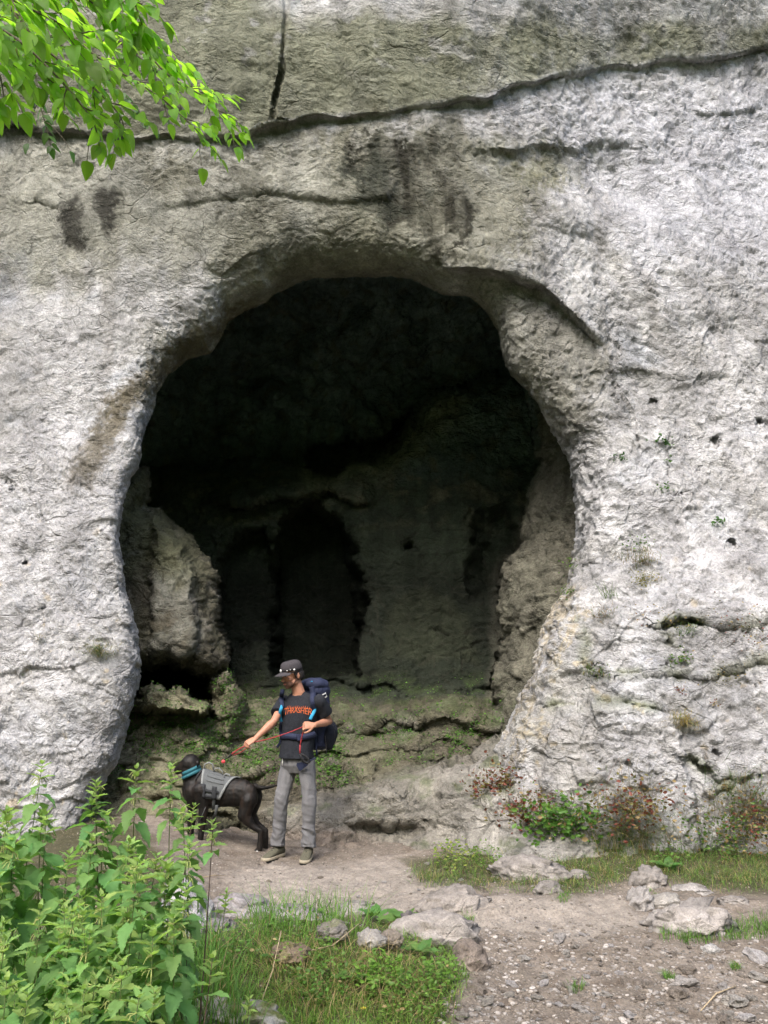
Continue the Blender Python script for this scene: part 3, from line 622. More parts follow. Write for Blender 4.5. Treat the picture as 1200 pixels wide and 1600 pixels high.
nk = PV(467, 1083, 7.53); hd = PV(456, 1054, 7.49)
TYAW = R(-22)          # torso turned to his right (image left)
RT = Matrix.Rotation(TYAW, 3, 'Z')
HR = Matrix.Rotation(R(-46), 3, 'Z') @ Matrix.Rotation(R(15), 3, 'X')
def H(x, y, z): return hd + HR @ (Vector((x, y, z))*1.12)      # head frame: face towards -y
def hand(mb, wrist, dirv, palm_n, curl, thumb_side, s=1.0, spread=.0):
    """wrist point, direction of the hand, normal pointing out of the palm"""
    d = Vector(dirv).normalized(); n = Vector(palm_n); n = (n-d*n.dot(d)).normalized(); side = d.cross(n)*thumb_side
    # palm: flattened loft
    rings = []
    for t_, w_, h_ in ((-.015, .024, .019), (.01, .027, .017), (.04, .038, .015), (.07, .041, .014), (.088, .039, .011)):
        c = wrist+d*t_*s; rings.append([c+side*(w_*math.cos(a)*s)+n*(h_*math.sin(a)*s) for a in [2*math.pi*k/12 for k in range(12)]])
    mb.loft(rings)
    for i, (off, L) in enumerate(((.030, .068), (.010, .077), (-.010, .071), (-.029, .055))):
        p = wrist+d*.078*s+side*off*s; ang = 0; pts = [wrist+d*.05*s+side*off*s*.9, p]; dd_ = d.copy()
        for j, fr in enumerate((.45, .31, .24)):
            ang += R(curl[i]*(.9, 1.1, .8)[j]); dv = d*math.cos(ang)+n*math.sin(ang)+side*(.06*(1.5-i)*spread); p = p+dv.normalized()*L*fr*s; pts.append(p)
        mb.tube(pts, [.0085*s, .0092*s, .0085*s, .0078*s, .0062*s], 8)
    p = wrist+d*.022*s+side*.024*s; pts = [wrist+d*.005*s+side*.01*s, p]
    for dv, L in ((d*.62+side*.62+n*.35, .034), (d*.85+side*.2+n*.5, .030), (d*.9-side*.1+n*.5, .024)): p = p+dv.normalized()*L*s; pts.append(p)
    mb.tube(pts, [.013*s, .0135*s, .0105*s, .0095*s, .007*s], 8)
body = MB()
# skull, jaw, nose, ears, neck
body.ell(H(0, .012, .022), (.072, .092, .088), HR.to_4x4().to_3x3()); body.ell(H(0, -.030, -.035), (.056, .058, .072), HR)
body.ell(H(0, -.062, -.088), (.027, .022, .021), HR); body.ell(H(0, -.074, -.005), (.040, .020, .038), HR)
body.cap(H(0, -.088, .012), H(0, -.108, -.024), .0085, .0125); body.ell(H(0, -.101, -.031), (.017, .012, .009), HR)
body.ell(H(0, -.082, -.056), (.024, .013, .008), HR); body.ell(H(0, -.080, -.067), (.021, .013, .007), HR)
body.ell(H(0, -.079, .030), (.048, .017, .010), HR)
for s_ in (-1, 1):
    body.ell(H(s_*.072, .014, -.012), (.010, .019, .031), HR @ Matrix.Rotation(R(-10), 3, 'X')); body.ell(H(s_*.041, -.060, -.024), (.018, .016, .014), HR)
    body.ell(H(s_*.050, -.012, -.060), (.016, .036, .026), HR)
body.cap(H(0, .022, -.05), nk, .056, .060); body.cap(nk, nk+Vector((0, .02, -.06)), .062, .10)
# inner trunk and legs (under the clothes), arms
ch = (shR+shL)/2+Vector((0, .02, -.12))
body.cap(ch, pel+Vector((0, .01, .04)), .09, .085); body.cap(shR+Vector((.03, .01, -.02)), shL+Vector((-.03, .03, -.03)), .046, .046)
for a, b, c in ((hpR, knR, anR), (hpL, knL, anL)): body.cap(a, b, .070, .048); body.cap(b, c, .045, .034)
def arm(sh, el, wr):
    body.cap(sh, el, .043, .034); m = sh.lerp(el, .45); body.ell(m, (.046, .046, .062))
    fm = el.lerp(wr, .25); body.cap(el, fm, .034, .039); body.cap(fm, el.lerp(wr, .7), .039, .029); body.cap(el.lerp(wr, .7), wr, .029, .0235)
arm(shR, elR, wrR); arm(shL, elL, wrL)
hdR = (wrR-elR).normalized()*.7+Vector((-.5, -.2, -.1)); hand(body, wrR, hdR, (-.1, .35, -.9), (52, 58, 62, 66), -1, 1.06, .4)
hdL = (wrL-elL).normalized()*.35+Vector((-.9, -.1, .02)); hand(body, wrL, hdL, (.05, .75, -.55), (50, 60, 66, 70), 1, 1.06, .4)
child('body', remesh(body, 'body', M_skin, .0042, 3), man)
# face details
for s_ in (-1, 1):
    m = MB(); m.ell(H(s_*.031, -.0835, .008), (.0125, .008, .0065), HR)
    e_ = child('eye', m.mesh('eye', M_eye), man)
    m = MB(); m.ell(H(s_*.031, -.0905, .007), (.0055, .003, .0055), HR, 8, 6); x = child('pupil', m.mesh('pupil', M_dark), e_); x.matrix_parent_inverse = Matrix.Identity(4)
    m = MB(); m.tube([H(s_*.012, -.0945, .026), H(s_*.030, -.094, .033), H(s_*.050, -.080, .027)], [.0045, .0055, .003], 6)
    child('eyebrow', m.mesh('eyebrow', M_hair), man)
m = MB(); m.tube([H(-.022, -.0925, -.061), H(0, -.0965, -.0605), H(.022, -.0925, -.061)], [.0015, .003, .0015], 6); child('mouth', m.mesh('mouth', simple('lips', (.30, .10, .08), .5)), man)
m = MB(); m.ell(H(0, -.046, -.066), (.058, .050, .044), HR, 20, 12); m.ell(H(0, -.066, -.089), (.031, .024, .022), HR)
for s_ in (-1, 1): m.cap(H(s_*.066, -.002, -.03), H(s_*.050, -.035, -.07), .009, .012)
m.cap(H(-.020, -.091, -.048), H(.020, -.091, -.048), .005, .005)
child('beard', remesh(m, 'beard', M_stub, .004, 3, lambda V, N: V+N*(.0025*perlin(V*260, 1))[:, None]), man)
m = MB(); m.ell(H(0, .030, .020), (.079, .086, .078), HR, 20, 12); m.ell(H(0, .062, -.035), (.062, .045, .050), HR)
for s_ in (-1, 1): m.cap(H(s_*.072, -.022, .02), H(s_*.074, -.012, -.022), .010, .007); m.ell(H(s_*.066, .042, -.012), (.018, .03, .04), HR)
for k in range(26):
    a = R(-115+230*k/25)+R(90); q = H(.074*math.cos(a), .03+.078*math.sin(a), -.03-.02*random.random()); m.cap(H(.07*math.cos(a), .03+.075*math.sin(a), 0), q, .013, .004, 6)
child('hair', remesh(m, 'hair', M_hair, .004, 1, lambda V, N: V+N*(.004*perlin(V*np.array([190, 190, 70]), 2))[:, None]), man)
# five-panel cap
crown = []; 
for k in range(9):
    t_ = k/8; z_ = .034+.084*math.sin(t_*math.pi/2)**.9; r_ = math.cos(t_*math.pi/2)**.42*.99+.01
    crown.append([H(.086*r_*math.cos(a), .004+(.103*r_-(.006 if math.sin(a) < 0 else 0))*math.sin(a), z_+(.010*(1-t_) if math.sin(a) < -.3 else 0)) for a in [2*math.pi*j/28 for j in range(28)]])
m = MB(); m.loft(crown); capo = child('cap', m.mesh('cap', M_cap), man)
m = MB(); V_ = []
for i in range(9):
    u_ = -1+2*i/8
    for j in range(5):
        t_ = j/4; y_ = -.088*math.sqrt(1-min((u_*.80)**2, 1))-.005; out_ = .078*math.sqrt(max(1-u_*u_*.93, 0))
        V_.append(H(.076*u_*(1-.05*t_), y_-out_*t_, .044-.014*t_-.014*u_*u_))
Vb = [v-HR @ Vector((0, 0, .004)) for v in V_]; F_ = [tuple(x) for x in gridfaces(9, 5)]; m.add(V_+Vb, F_+[tuple(i+45 for i in f)[::-1] for f in F_])
rim = [i*5+4 for i in range(9)]; m.add([V_[i] for i in rim]+[Vb[i] for i in rim], [(i, i+1, i+10, i+9) for i in range(8)])
brim = child('cap_brim', m.mesh('cap_brim', M_cap), capo); brim.matrix_parent_inverse = Matrix.Identity(4)
m = MB(); m.tube([H(.087*math.cos(a), .004+.104*math.sin(a), .030) for a in [R(-92-170*k/18+170/2) for k in range(19)]], .004, 6); x = child('cap_band', m.mesh('cap_band', M_dark), capo); x.matrix_parent_inverse = Matrix.Identity(4)
def button(ang, z, r, nm, mt):
    a = R(ang); c_ = H(.087*math.cos(a), .004+.1*math.sin(a), z); nn_ = (HR @ Vector((math.cos(a), math.sin(a), .25))).normalized()
    m = MB(); m.tube([c_-nn_*.004, c_+nn_*.003], r, 12); x = child(nm, m.mesh(nm, mt), capo); x.matrix_parent_inverse = Matrix.Identity(4)
button(-104, .056, .015, 'round_badge', M_white); button(-55, .054, .0042, 'cap_eyelet', M_white); button(-38, .056, .0038, 'cap_eyelet', M_white); button(-18, .050, .0085, 'side_badge', M_white)
# T-shirt
def ring(c, rx, ry, rot=RT, n=24, p=2.3):
    o = []
    for k in range(n):
        a = 2*math.pi*k/n; ca, sa = math.cos(a), math.sin(a); q = (abs(ca)**p+abs(sa)**p)**(-1/p); o.append(Vector(c)+rot @ Vector((rx*ca*q, ry*sa*q, 0)))
    return o
hem = PV(463, 1184, 7.50); wst = PV(466, 1150, 7.52); chs = PV(469, 1115, 7.53); upc = PV(470, 1094, 7.54)
sh_ = MB(); sh_.loft([ring(hem, .172, .130), ring(hem.lerp(wst, .5), .165, .12), ring(wst, .160, .112), ring(wst.lerp(chs, .5), .172, .118), ring(chs, .185, .125), ring(chs.lerp(upc, .6), .185, .115), ring(upc, .165, .095), ring(upc+Vector((-.005, 0, .045)), .095, .078)])
for sh, el in ((shR, elR), (shL, elL)):
    e = sh.lerp(el, .62); sh_.cap(sh, sh.lerp(el, .3), .068, .070); sh_.tube([sh, sh.lerp(el, .3), e], [.068, .070, .073], 16)
sh_.cap(shR.lerp(shL, .15)+Vector((0, 0, .012)), nk+Vector((-.02, .02, -.035)), .045, .06); sh_.cap(shL.lerp(shR, .15)+Vector((0, 0, .012)), nk+Vector((.02, .02, -.035)), .045, .06)
def folds_shirt(V, N):
    f = ridged(V*np.array([7, 7, 4])+perlin(V*5, 9)[:, None]*.8, 2, 91)*.014 + fbm(V*np.array([22, 22, 11]), 2, 92)*.006
    zf = sstep(.0, .35, 1.45-V[:, 2]); return V+N*(f*(.35+.65*zf))[:, None]
shirt = child('t_shirt', remesh(sh_, 't_shirt', M_shirt, .0065, 5, folds_shirt), man)
# trousers
tr = MB(); tr.loft([ring(pel+Vector((0, 0, -.13)), .120, .085), ring(pel+Vector((0, 0, -.06)), .163, .118), ring(pel+Vector((0, 0, .02)), .158, .114), ring(pel+Vector((0, 0, .06)), .145, .102)])
for hp, kn, an in ((hpR, knR, anR), (hpL, knL, anL)):
    tr.cap(hp+Vector((0, 0, .0)), hp.lerp(kn, .3), .083, .079); tr.cap(hp.lerp(kn, .3), kn, .079, .063); tr.tube([kn+(hp-kn)*.1, kn, kn.lerp(an, .5), an+Vector((0, 0, -.0)), an+Vector((0, -.005, -.028))], [.063, .062, .060, .061, .068], 18)
def folds_tr(V, N):
    z = V[:, 2]; low = sstep(.42, .1, z); kn_ = np.exp(-((z-.47)/.12)**2)
    dg = V.copy(); dg[:, 2] = V[:, 2]*1.0+V[:, 0]*.6
    wv = perlin(V*6, 94)[:, None]*.9; f = ridged(dg*np.array([4, 4, 10])+wv, 2, 95)*(.004+.026*low+.012*kn_) + fbm(V*np.array([20, 20, 5])+wv, 2, 96)*.010
    return V+N*f[:, None]
trs = child('trousers', remesh(tr, 'trousers', M_trs, .006, 4, folds_tr), man)
m = MB(); c0 = PV(443, 1181, 7.50); 
m.tube([PV(441.5, 1184, 7.455), PV(441, 1196, 7.45)], .004, 6); pass
child('trouser_piping', m.mesh('trouser_piping', M_white), man)
# shoes
def shoe(an, yaw):
    rt = Matrix.Rotation(yaw, 3, 'Z'); g = ground_z(an.x, an.y-.08)+.002
    def S(x, y, z): return Vector((an.x, an.y, float(g)))+rt @ Vector((x, y, z))
    def sr(y, w, z0, z1, n=14): return [S(w*math.cos(a), y, (z0+z1)/2+(z1-z0)/2*math.sin(a)) for a in [2*math.pi*k/n for k in range(n)]]
    u = MB(); u.loft([sr(.075, .022, .03, .07), sr(.065, .036, .022, .10), sr(.02, .042, .02, .125), sr(-.04, .043, .02, .105), (sr(-.10, .047, .018, .078)), sr(-.155, .046, .018, .060), sr(-.19, .034, .018, .046), sr(-.203, .014, .022, .034)])
    up = child('shoe', remesh(u, 'shoe', M_shoe, .005, 2), man)
    b = MB()
    outl = [(.034, .06), (.040, .02), (.040, -.04), (.050, -.10), (.050, -.15), (.040, -.19), (.018, -.212), (-.018, -.212), (-.040, -.19), (-.050, -.15), (-.048, -.10), (-.038, -.04), (-.040, .02), (-.034, .06), (-.02, .082), (.02, .082)]
    b.loft([[S(x, y, .010) for x, y in outl], [S(x*1.04, y*1.01, .016) for x, y in outl], [S(x*1.03, y*1.01, .030) for x, y in outl], [S(x*.9, y*.97, .036) for x, y in outl]])
    x = child('sole', b.mesh('sole', M_sole), up); x.matrix_parent_inverse = Matrix.Identity(4)
    b = MB(); b.loft([[S(x*.98, y, -.004) for x, y in outl], [S(x, y, .010) for x, y in outl]]); x = child('tread', b.mesh('tread', M_dark, False), up); x.matrix_parent_inverse = Matrix.Identity(4)
    b = MB()
    for k in range(5):
        y_ = -.045-.020*k; zz = .104-.0075*k-.0012*k*k
        b.tube([S(-.022, y_, zz-.010), S(0, y_-.006, zz+.001), S(.022, y_+.003, zz-.010)], .0028, 5)
    x = child('laces', b.mesh('laces', M_dark), up); x.matrix_parent_inverse = Matrix.Identity(4)
shoe(anR, R(-32)); shoe(anL, R(-6))
# print on the shirt: arched, flame-topped lettering laid on the cloth
cu = bpy.data.curves.new('print', 'FONT'); cu.body = 'THRASHER'; cu.size = 1; cu.resolution_u = 3; cu.space_character = .93
to = bpy.data.objects.new('tmp', cu); col.objects.link(to); dg = bpy.context.evaluated_depsgraph_get(); tm = bpy.data.meshes.new_from_object(to.evaluated_get(dg)); bpy.data.objects.remove(to)
bm = bmesh.new(); bm.from_mesh(tm); bmesh.ops.triangulate(bm, faces=bm.faces[:])
for _ in range(2): bmesh.ops.subdivide_edges(bm, edges=[e for e in bm.edges if e.calc_length() > .12], cuts=1, use_grid_fill=False)
bmesh.ops.triangulate(bm, faces=bm.faces[:])
xs = [v.co.x for v in bm.verts]; x0_, x1_ = min(xs), max(xs)
# flame tongues above the letters
for k in range(15):
    fx = x0_+(x1_-x0_)*(k+.5)/15; hgt = .12+.22*abs(math.sin(k*2.4)); vs = [bm.verts.new((fx-.07, .60, 0)), bm.verts.new((fx+.07, .60, 0)), bm.verts.new((fx+.06, .69+hgt, 0))]; bm.faces.new(vs)
from mathutils.bvhtree import BVHTree
bv = BVHTree.FromPolygons([v.co.copy() for v in shirt.data.vertices], [tuple(p.vertices) for p in shirt.data.polygons])
Lc, Rc = PV(440, 1112, 7.4), PV(484, 1112, 7.3); fwd = RT @ Vector((0, -1, 0)); ax = RT @ Vector((1, 0, 0)); cen = PV(463.5, 1110.5, 7.4)
for v in bm.verts:
    u_ = (v.co.x-x0_)/(x1_-x0_)*2-1; w_ = (v.co.y-.33)
    w_ = w_*(1+.5*u_*u_)-.30*u_*u_+.06
    p_ = Vector(cen)+ax*(u_*.138)+Vector((0, 0, w_*.066)); h_ = bv.ray_cast(p_+fwd*.5, -fwd)
    v.co = (h_[0]+fwd*.0035) if h_[0] is not None else p_
me = bpy.data.meshes.new('chest_print'); bm.to_mesh(me); bm.free(); me.materials.append(M_orange)
pr = child('chest_print', me, shirt); pr.matrix_parent_inverse = Matrix.Identity(4)
# backpack: a thing carried on his back
def T(x, y, z): return Vector((chs.x, chs.y, 0))+RT @ Vector((x, y, 0))+Vector((0, 0, z))
zc = chs.z
pk = empty('backpack', T(.05, .30, zc-.25), 'large navy hiking backpack with light blue straps worn by the man in the cap', 'backpack')
m = MB(); m.loft([[T(.03+a_*math.cos(q)*r_, .235+b_*math.sin(q)*r_, z_) for q in [2*math.pi*k/20 for k in range(20)]] for z_, a_, b_, r_ in
  ((zc-.35, .13, .085, .75), (zc-.31, .165, .12, 1), (zc-.15, .175, .13, 1), (zc, .165, .125, 1), (zc+.18, .15, .115, 1), (zc+.24, .14, .11, .8))])
def dsp(V, N): return V+N*(.012*fbm(V*np.array([10, 10, 7]), 3, 97)+.008*ridged(V*np.array([7, 7, 14]), 2, 98))[:, None]
child('pack_body', remesh(m, 'pack_body', M_navy, .008, 3, dsp), pk)
m = MB(); m.ell(T(.045, .205, zc+.27), (.150, .135, .065), RT); m.ell(T(.10, .22, zc+.21), (.10, .12, .085), RT); child('pack_lid', remesh(m, 'pack_lid', M_navy, .008, 2, dsp), pk)
m = MB(); m.ell(T(.19, .25, zc-.22), (.055, .085, .13), RT); m.ell(T(.14, .35, zc-.20), (.09, .06, .14), RT); child('side_pocket', remesh(m, 'side_pocket', M_navy2, .008, 2, dsp), pk)
bvt = BVHTree.FromPolygons([v.co.copy() for v in shirt.data.vertices], [tuple(p.vertices) for p in shirt.data.polygons])
def strap(pxs, w, mt, nm, th=.006, off=.008, par=None):
    """a webbing ribbon lying on the cloth; points are (px, py)"""
    pts = []
    for i in range(len(pxs)-1):
        for k in range(6):
            t_ = k/6; pts.append((pxs[i][0]*(1-t_)+pxs[i+1][0]*t_, pxs[i][1]*(1-t_)+pxs[i+1][1]*t_))
    pts.append(pxs[-1]); o = Vector((0, 0, CAMZ)); C_ = []; last = None
    for p_ in pts:
        d_ = (PV(p_[0], p_[1], 7.4)-o).normalized(); h_ = bvt.ray_cast(o, d_)
        if h_[0] is not None: q_ = h_[0]+h_[1]*off; last = q_.y
        else: q_ = PV(p_[0], p_[1], last if last else 7.45)
        C_.append(q_)
    for _ in range(3): C_ = [C_[0]]+[(C_[i-1]+C_[i]*2+C_[i+1])/4 for i in range(1, len(C_)-1)]+[C_[-1]]
    m = MB(); V_ = []
    for i, c_ in enumerate(C_):
        t_ = (C_[min(i+1, len(C_)-1)]-C_[max(i-1, 0)]).normalized(); v_ = (c_-o).normalized(); s_ = t_.cross(v_).normalized(); n_ = s_.cross(t_).normalized()
        V_ += [c_-s_*w/2-n_*th/2, c_+s_*w/2-n_*th/2, c_+s_*w/2+n_*th/2, c_-s_*w/2+n_*th/2]
    m.loft([V_[i*4:i*4+4] for i in range(len(C_))]); return child(nm, m.mesh(nm, mt), par or pk)
strap([(487, 1073), (489, 1082), (490, 1096), (492, 1108)], .052, M_navy, 'shoulder_strap', .014, .010); strap([(442, 1077), (440, 1086), (440, 1098), (440.5, 1106)], .040, M_navy, 'shoulder_strap', .014, .010)
strap([(491.5, 1106), (489, 1114), (484, 1124)], .030, M_cyan, 'webbing', .006, .014); strap([(440, 1104), (438, 1112), (439.5, 1128)], .028, M_cyan, 'webbing', .006, .014)
strap([(439, 1128), (440, 1148), (438, 1160), (433, 1168)], .024, M_navy, 'compression_strap', .006, .012)
strap([(440, 1150), (452, 1150), (466, 1152), (480, 1151), (493, 1146)], .055, M_navy, 'hip_belt', .014, .010); strap([(466, 1147), (468, 1158)], .03, M_navy, 'belt_buckle', .02, .018)
strap([(492, 1128), (493, 1150), (495, 1180)], .016, M_navy, 'compression_strap', .006, .012)
m = MB(); m.tube([PV(508, 1150, 7.5), PV(511, 1180, 7.5), PV(504, 1184, 7.48), PV(497, 1182, 7.46)], .004, 6); child('cord', m.mesh('cord', M_dark), pk)
m = MB(); m.tube([T(.17, .12, zc+.17), T(.21, .12, zc+.19), T(.22, .13, zc+.16), T(.18, .11, zc+.13)], .007, 6); child('grey_buckle', m.mesh('grey_buckle', M_grey), pk)
m = MB(); m.ell(T(.075, .085, zc+.30), (.010, .012, .006)); child('lid_logo', m.mesh('lid_logo', M_cyan), pk)
m = MB(); m.add([PV(464, 1192, 7.36), PV(481, 1190, 7.36), PV(482, 1195, 7.355), PV(470, 1204, 7.36), PV(468, 1205, 7.375), PV(463, 1196, 7.375)], [(0, 1, 2, 3, 4, 5)]); m.tube([PV(481, 1190, 7.36), PV(494, 1184, 7.37)], .006, 6); child('hanging_cloth', m.mesh('hanging_cloth', M_navy), pk)
# the lead
hR = wrR+hdR.normalized()*.085*1.06+Vector((0, .02, -.02)); hL = wrL+hdL.normalized()*.085*1.06+Vector((0, .025, -.015))
M_red = simple('red_rope', (.26, .03, .035), .7, 200, .4, .001)
ld = empty('dog_lead', hR, 'red rope lead held in both hands of the man', 'dog lead')
def sag(a, b, s_, n=10): return [a.lerp(b, k/n)-Vector((0, 0, s_*4*(k/n)*(1-k/n))) for k in range(n+1)]
m = MB(); m.tube(sag(hR+Vector((0, 0, .02)), hL+Vector((0, 0, .01)), .02), .0048, 8); m.tube(sag(hR, PV(361, 1179, 7.3), -.01), .0055, 8)
m.tube(sag(hR+Vector((.01, 0, -.01)), PV(364, 1180, 7.31), .012), .004, 8)
m.tube(sag(hL, PV(469, 1164, 7.30), -.02), .0065, 8); m.tube([PV(469, 1164, 7.30), PV(468.5, 1172, 7.29), PV(469, 1178, 7.29)], .007, 8); child('rope', m.mesh('rope', M_red), ld)
m = MB(); loop = [PV(x, y, 7.285) for x, y in ((469, 1178), (471, 1184), (475, 1190), (480, 1192.5), (484, 1190), (481, 1185), (475, 1180), (469, 1178))]; m.tube(loop, .011, 8); child('grip', m.mesh('grip', M_dark), ld)
m = MB(); m.cap(PV(361, 1179, 7.3), PV(357, 1183, 7.3), .010, .007, 8); m.tube([PV(357, 1183, 7.3), PV(354, 1185, 7.3), PV(351, 1187, 7.3)], .006, 6); child('clip', m.mesh('clip', M_dark), ld)
m = MB(); m.ell(PV(349, 1190, 7.3), (.018, .018, .016)); child('tag', m.mesh('tag', simple('pink_red_plastic', (.6, .06, .07), .5)), ld)

# ================================================================= THE DOG
YD = 7.72
dog = empty('dog', (PV(350, 1325, YD).x, YD, 0), 'dark brindle dog in a grey harness and teal collar standing with its back half turned', 'dog')
t = NT('dark_brindle_coat'); w = t.warp(.08, 6); n = t.noise(9, 5, .7, .8, t.stretch((2.2, 1, .6), w)); n2 = t.noise(160, 2, .6, 0, t.stretch((1, 1, .25)))
t.col(t.mix(t.rng(n, .50, .72), t.mix(n2, (.003, .0026, .0023), (.006, .005, .0043)), (.022, .013, .008))); t.rough(.6); t.b.inputs['Specular IOR Level'].default_value = .3; t.nrm(t.bump(n2, .002, .6)); M_coat = t.m
def Q(px, py, dy=0): return PV(px, py, YD+dy)
M2P = (Q(351, 1230)-Q(350, 1230)).length
d = MB()
trunk = [(303, 1229, .06, .07, .02), (310, 1231, .105, .165, .0), (322, 1233, .115, .17, 0), (338, 1236, .115, .155, 0), (354, 1238, .105, .135, 0), (370, 1238, .10, .125, 0), (384, 1239, .10, .125, 0), (396, 1243, .075, .10, 0), (402, 1248, .03, .05, 0)]
trk = []
for x, y, w_, h_, dy in trunk:
    c_ = Q(x, y, dy); trk.append([c_+Vector((0, w_*math.cos(a), h_*math.sin(a)*(1 if math.sin(a) > 0 else 1.0))) for a in [2*math.pi*k/18 for k in range(18)]])
d.loft(trk)
d.ell(Q(302, 1236, -.01), (.085, .10, .15)); d.ell(Q(300, 1228, 0), (.07, .09, .11))
d.cap(Q(306, 1222), Q(296, 1202), .085, .068); d.cap(Q(300, 1226), Q(294, 1206, .01), .085, .065)
d.ell(Q(298, 1192, .01), (.088, .088, .082)); d.cap(Q(290, 1196, .02), Q(279, 1203, .07), .058, .046); d.ell(Q(302, 1197, 0), (.06, .075, .07)); d.ell(Q(288, 1200, .03), (.045, .06, .042)); d.ell(Q(281, 1199, .145), (.022, .026, .02))
d.cap(Q(293, 1189, .04), Q(287, 1193, .07), .03, .024)
# hind legs: thigh, stifle forward, hock back, upright shank, paw
def hind(dx, dy, dark=0):
    q = lambda x, y, z=0: Q(x+dx, y+dark, dy+z)
    d.ell(q(389, 1246), (.082, .055, .125)); d.cap(q(389, 1250), q(381, 1274), .080, .060); d.cap(q(381, 1273), q(394, 1290), .060, .036); d.cap(q(394, 1290), q(407, 1299), .036, .026); d.cap(q(402, 1292), q(409, 1299), .016, .017)
    d.cap(q(407, 1300), q(406, 1325), .027, .028); d.ell(q(404, 1328), (.034, .030, .018))
    for k in range(4): d.ell(q(399.5, 1330-.2*k, -.020+.0135*k), (.020, .0085, .011))
def fore(dx, dy):
    q = lambda x, y, z=0: Q(x+dx, y, dy+z)
    d.cap(q(311, 1234), q(315, 1262), .080, .050); d.cap(q(315, 1260), q(312, 1296), .046, .033); d.ell(q(312, 1297), (.028, .028, .032)); d.cap(q(312, 1298), q(310, 1322), .031, .029); d.ell(q(307, 1328), (.036, .030, .018))
    for k in range(4): d.ell(q(302.5, 1329.5, -.020+.0135*k), (.020, .0085, .011))
hind(0, -.055); hind(8, .075, -1.5); fore(3, -.075); fore(-14, .08)
tl = [Q(397, 1228), Q(406, 1231), Q(416, 1231, .01), Q(426, 1229, .03), Q(434, 1227, .05)]; d.tube(tl, [.030, .022, .017, .013, .008], 10)
child('body', remesh(d, 'body', M_coat, .0075, 5, lambda V, N: V+N*(.009*fbm(V*8, 3, 99)+.004*ridged(V*16, 2, 100))[:, None]), dog)
def earm(pts, nm):
    m = MB(); a, b, c, e = [Vector(p) for p in pts]; off = Vector((.004, -.006, 0)); mid = (a+b+c+e)/4+off*2.5
    m.add([a, b, c, e, mid, mid-off*4], [(0, 1, 4), (1, 2, 4), (2, 3, 4), (3, 0, 4), (1, 0, 5), (2, 1, 5), (3, 2, 5), (0, 3, 5)]); return child(nm, m.mesh(nm, M_coat, True), dog)
earm([Q(301, 1186, -.02), Q(307, 1184, .0), Q(312, 1189, -.03), Q(309, 1200, -.055)], 'ear'); earm([Q(288, 1185, .03), Q(291, 1184, .02), Q(286, 1195, .07), Q(283, 1192, .08)], 'ear')
m = MB(); m.ell(Q(401.5, 1331, -.085), (.012, .012, .009)); child('white_toe', m.mesh('white_toe', M_white), dog)
M_teal = simple('teal_webbing', (.02, .10, .125), .7, 100, .2, .0005); M_hgrey = simple('grey_harness_cloth', (.09, .097, .10), .85, 150, .2, .001); M_hdk = simple('dark_harness_webbing', (.025, .027, .03), .8, 150, .2, .0006); M_hlt = simple('light_grey_binding', (.17, .18, .18), .8, 150, .2, .0005)
clr = empty('dog_collar', Q(297, 1206), 'wide teal collar round the neck of the dark dog', 'collar')
ncen = [Q(296, 1201, .01), Q(303.5, 1214, 0)]; nax = (ncen[1]-ncen[0]).normalized()
def nring(c, r1, r2, ax_, n=22):
    u_ = Vector((0, 1, 0)); v_ = ax_.cross(u_).normalized(); return [c+u_*(r1*math.cos(a))+v_*(r2*math.sin(a)) for a in [2*math.pi*k/n for k in range(n)]]
cax = Vector((.32, -.10, -.94)).normalized()
for nm, t0, r_, hgt, mt in (('band', 0, .082, .034, M_teal), ('band', 1, .094, .030, M_teal)):
    c_ = Q(299, 1203, .0) if t0 == 0 else Q(299.5, 1209, .0); cax2 = Vector((.42, -.06, -.9)).normalized()
    m = MB(); m.loft([nring(c_-cax2*hgt/2, r_*.96, r_, cax2), nring(c_-cax2*hgt/2, r_+.004, r_+.007, cax2), nring(c_+cax2*hgt/2, r_+.008, r_+.012, cax2), nring(c_+cax2*hgt/2, r_, r_+.004, cax2)], False); child(nm, m.mesh(nm, mt), clr)
har = empty('dog_harness', Q(335, 1222), 'grey padded harness vest strapped over the back of the dark dog', 'harness')
def tr_ring(x):
    xs_ = [t_[0] for t_ in trunk]; i = max(0, min(len(xs_)-2, int(np.searchsorted(xs_, x))-1)); f = (x-xs_[i])/(xs_[i+1]-xs_[i])
    a, b = trunk[i], trunk[i+1]; return [a[k]*(1-f)+b[k]*f for k in range(5)]
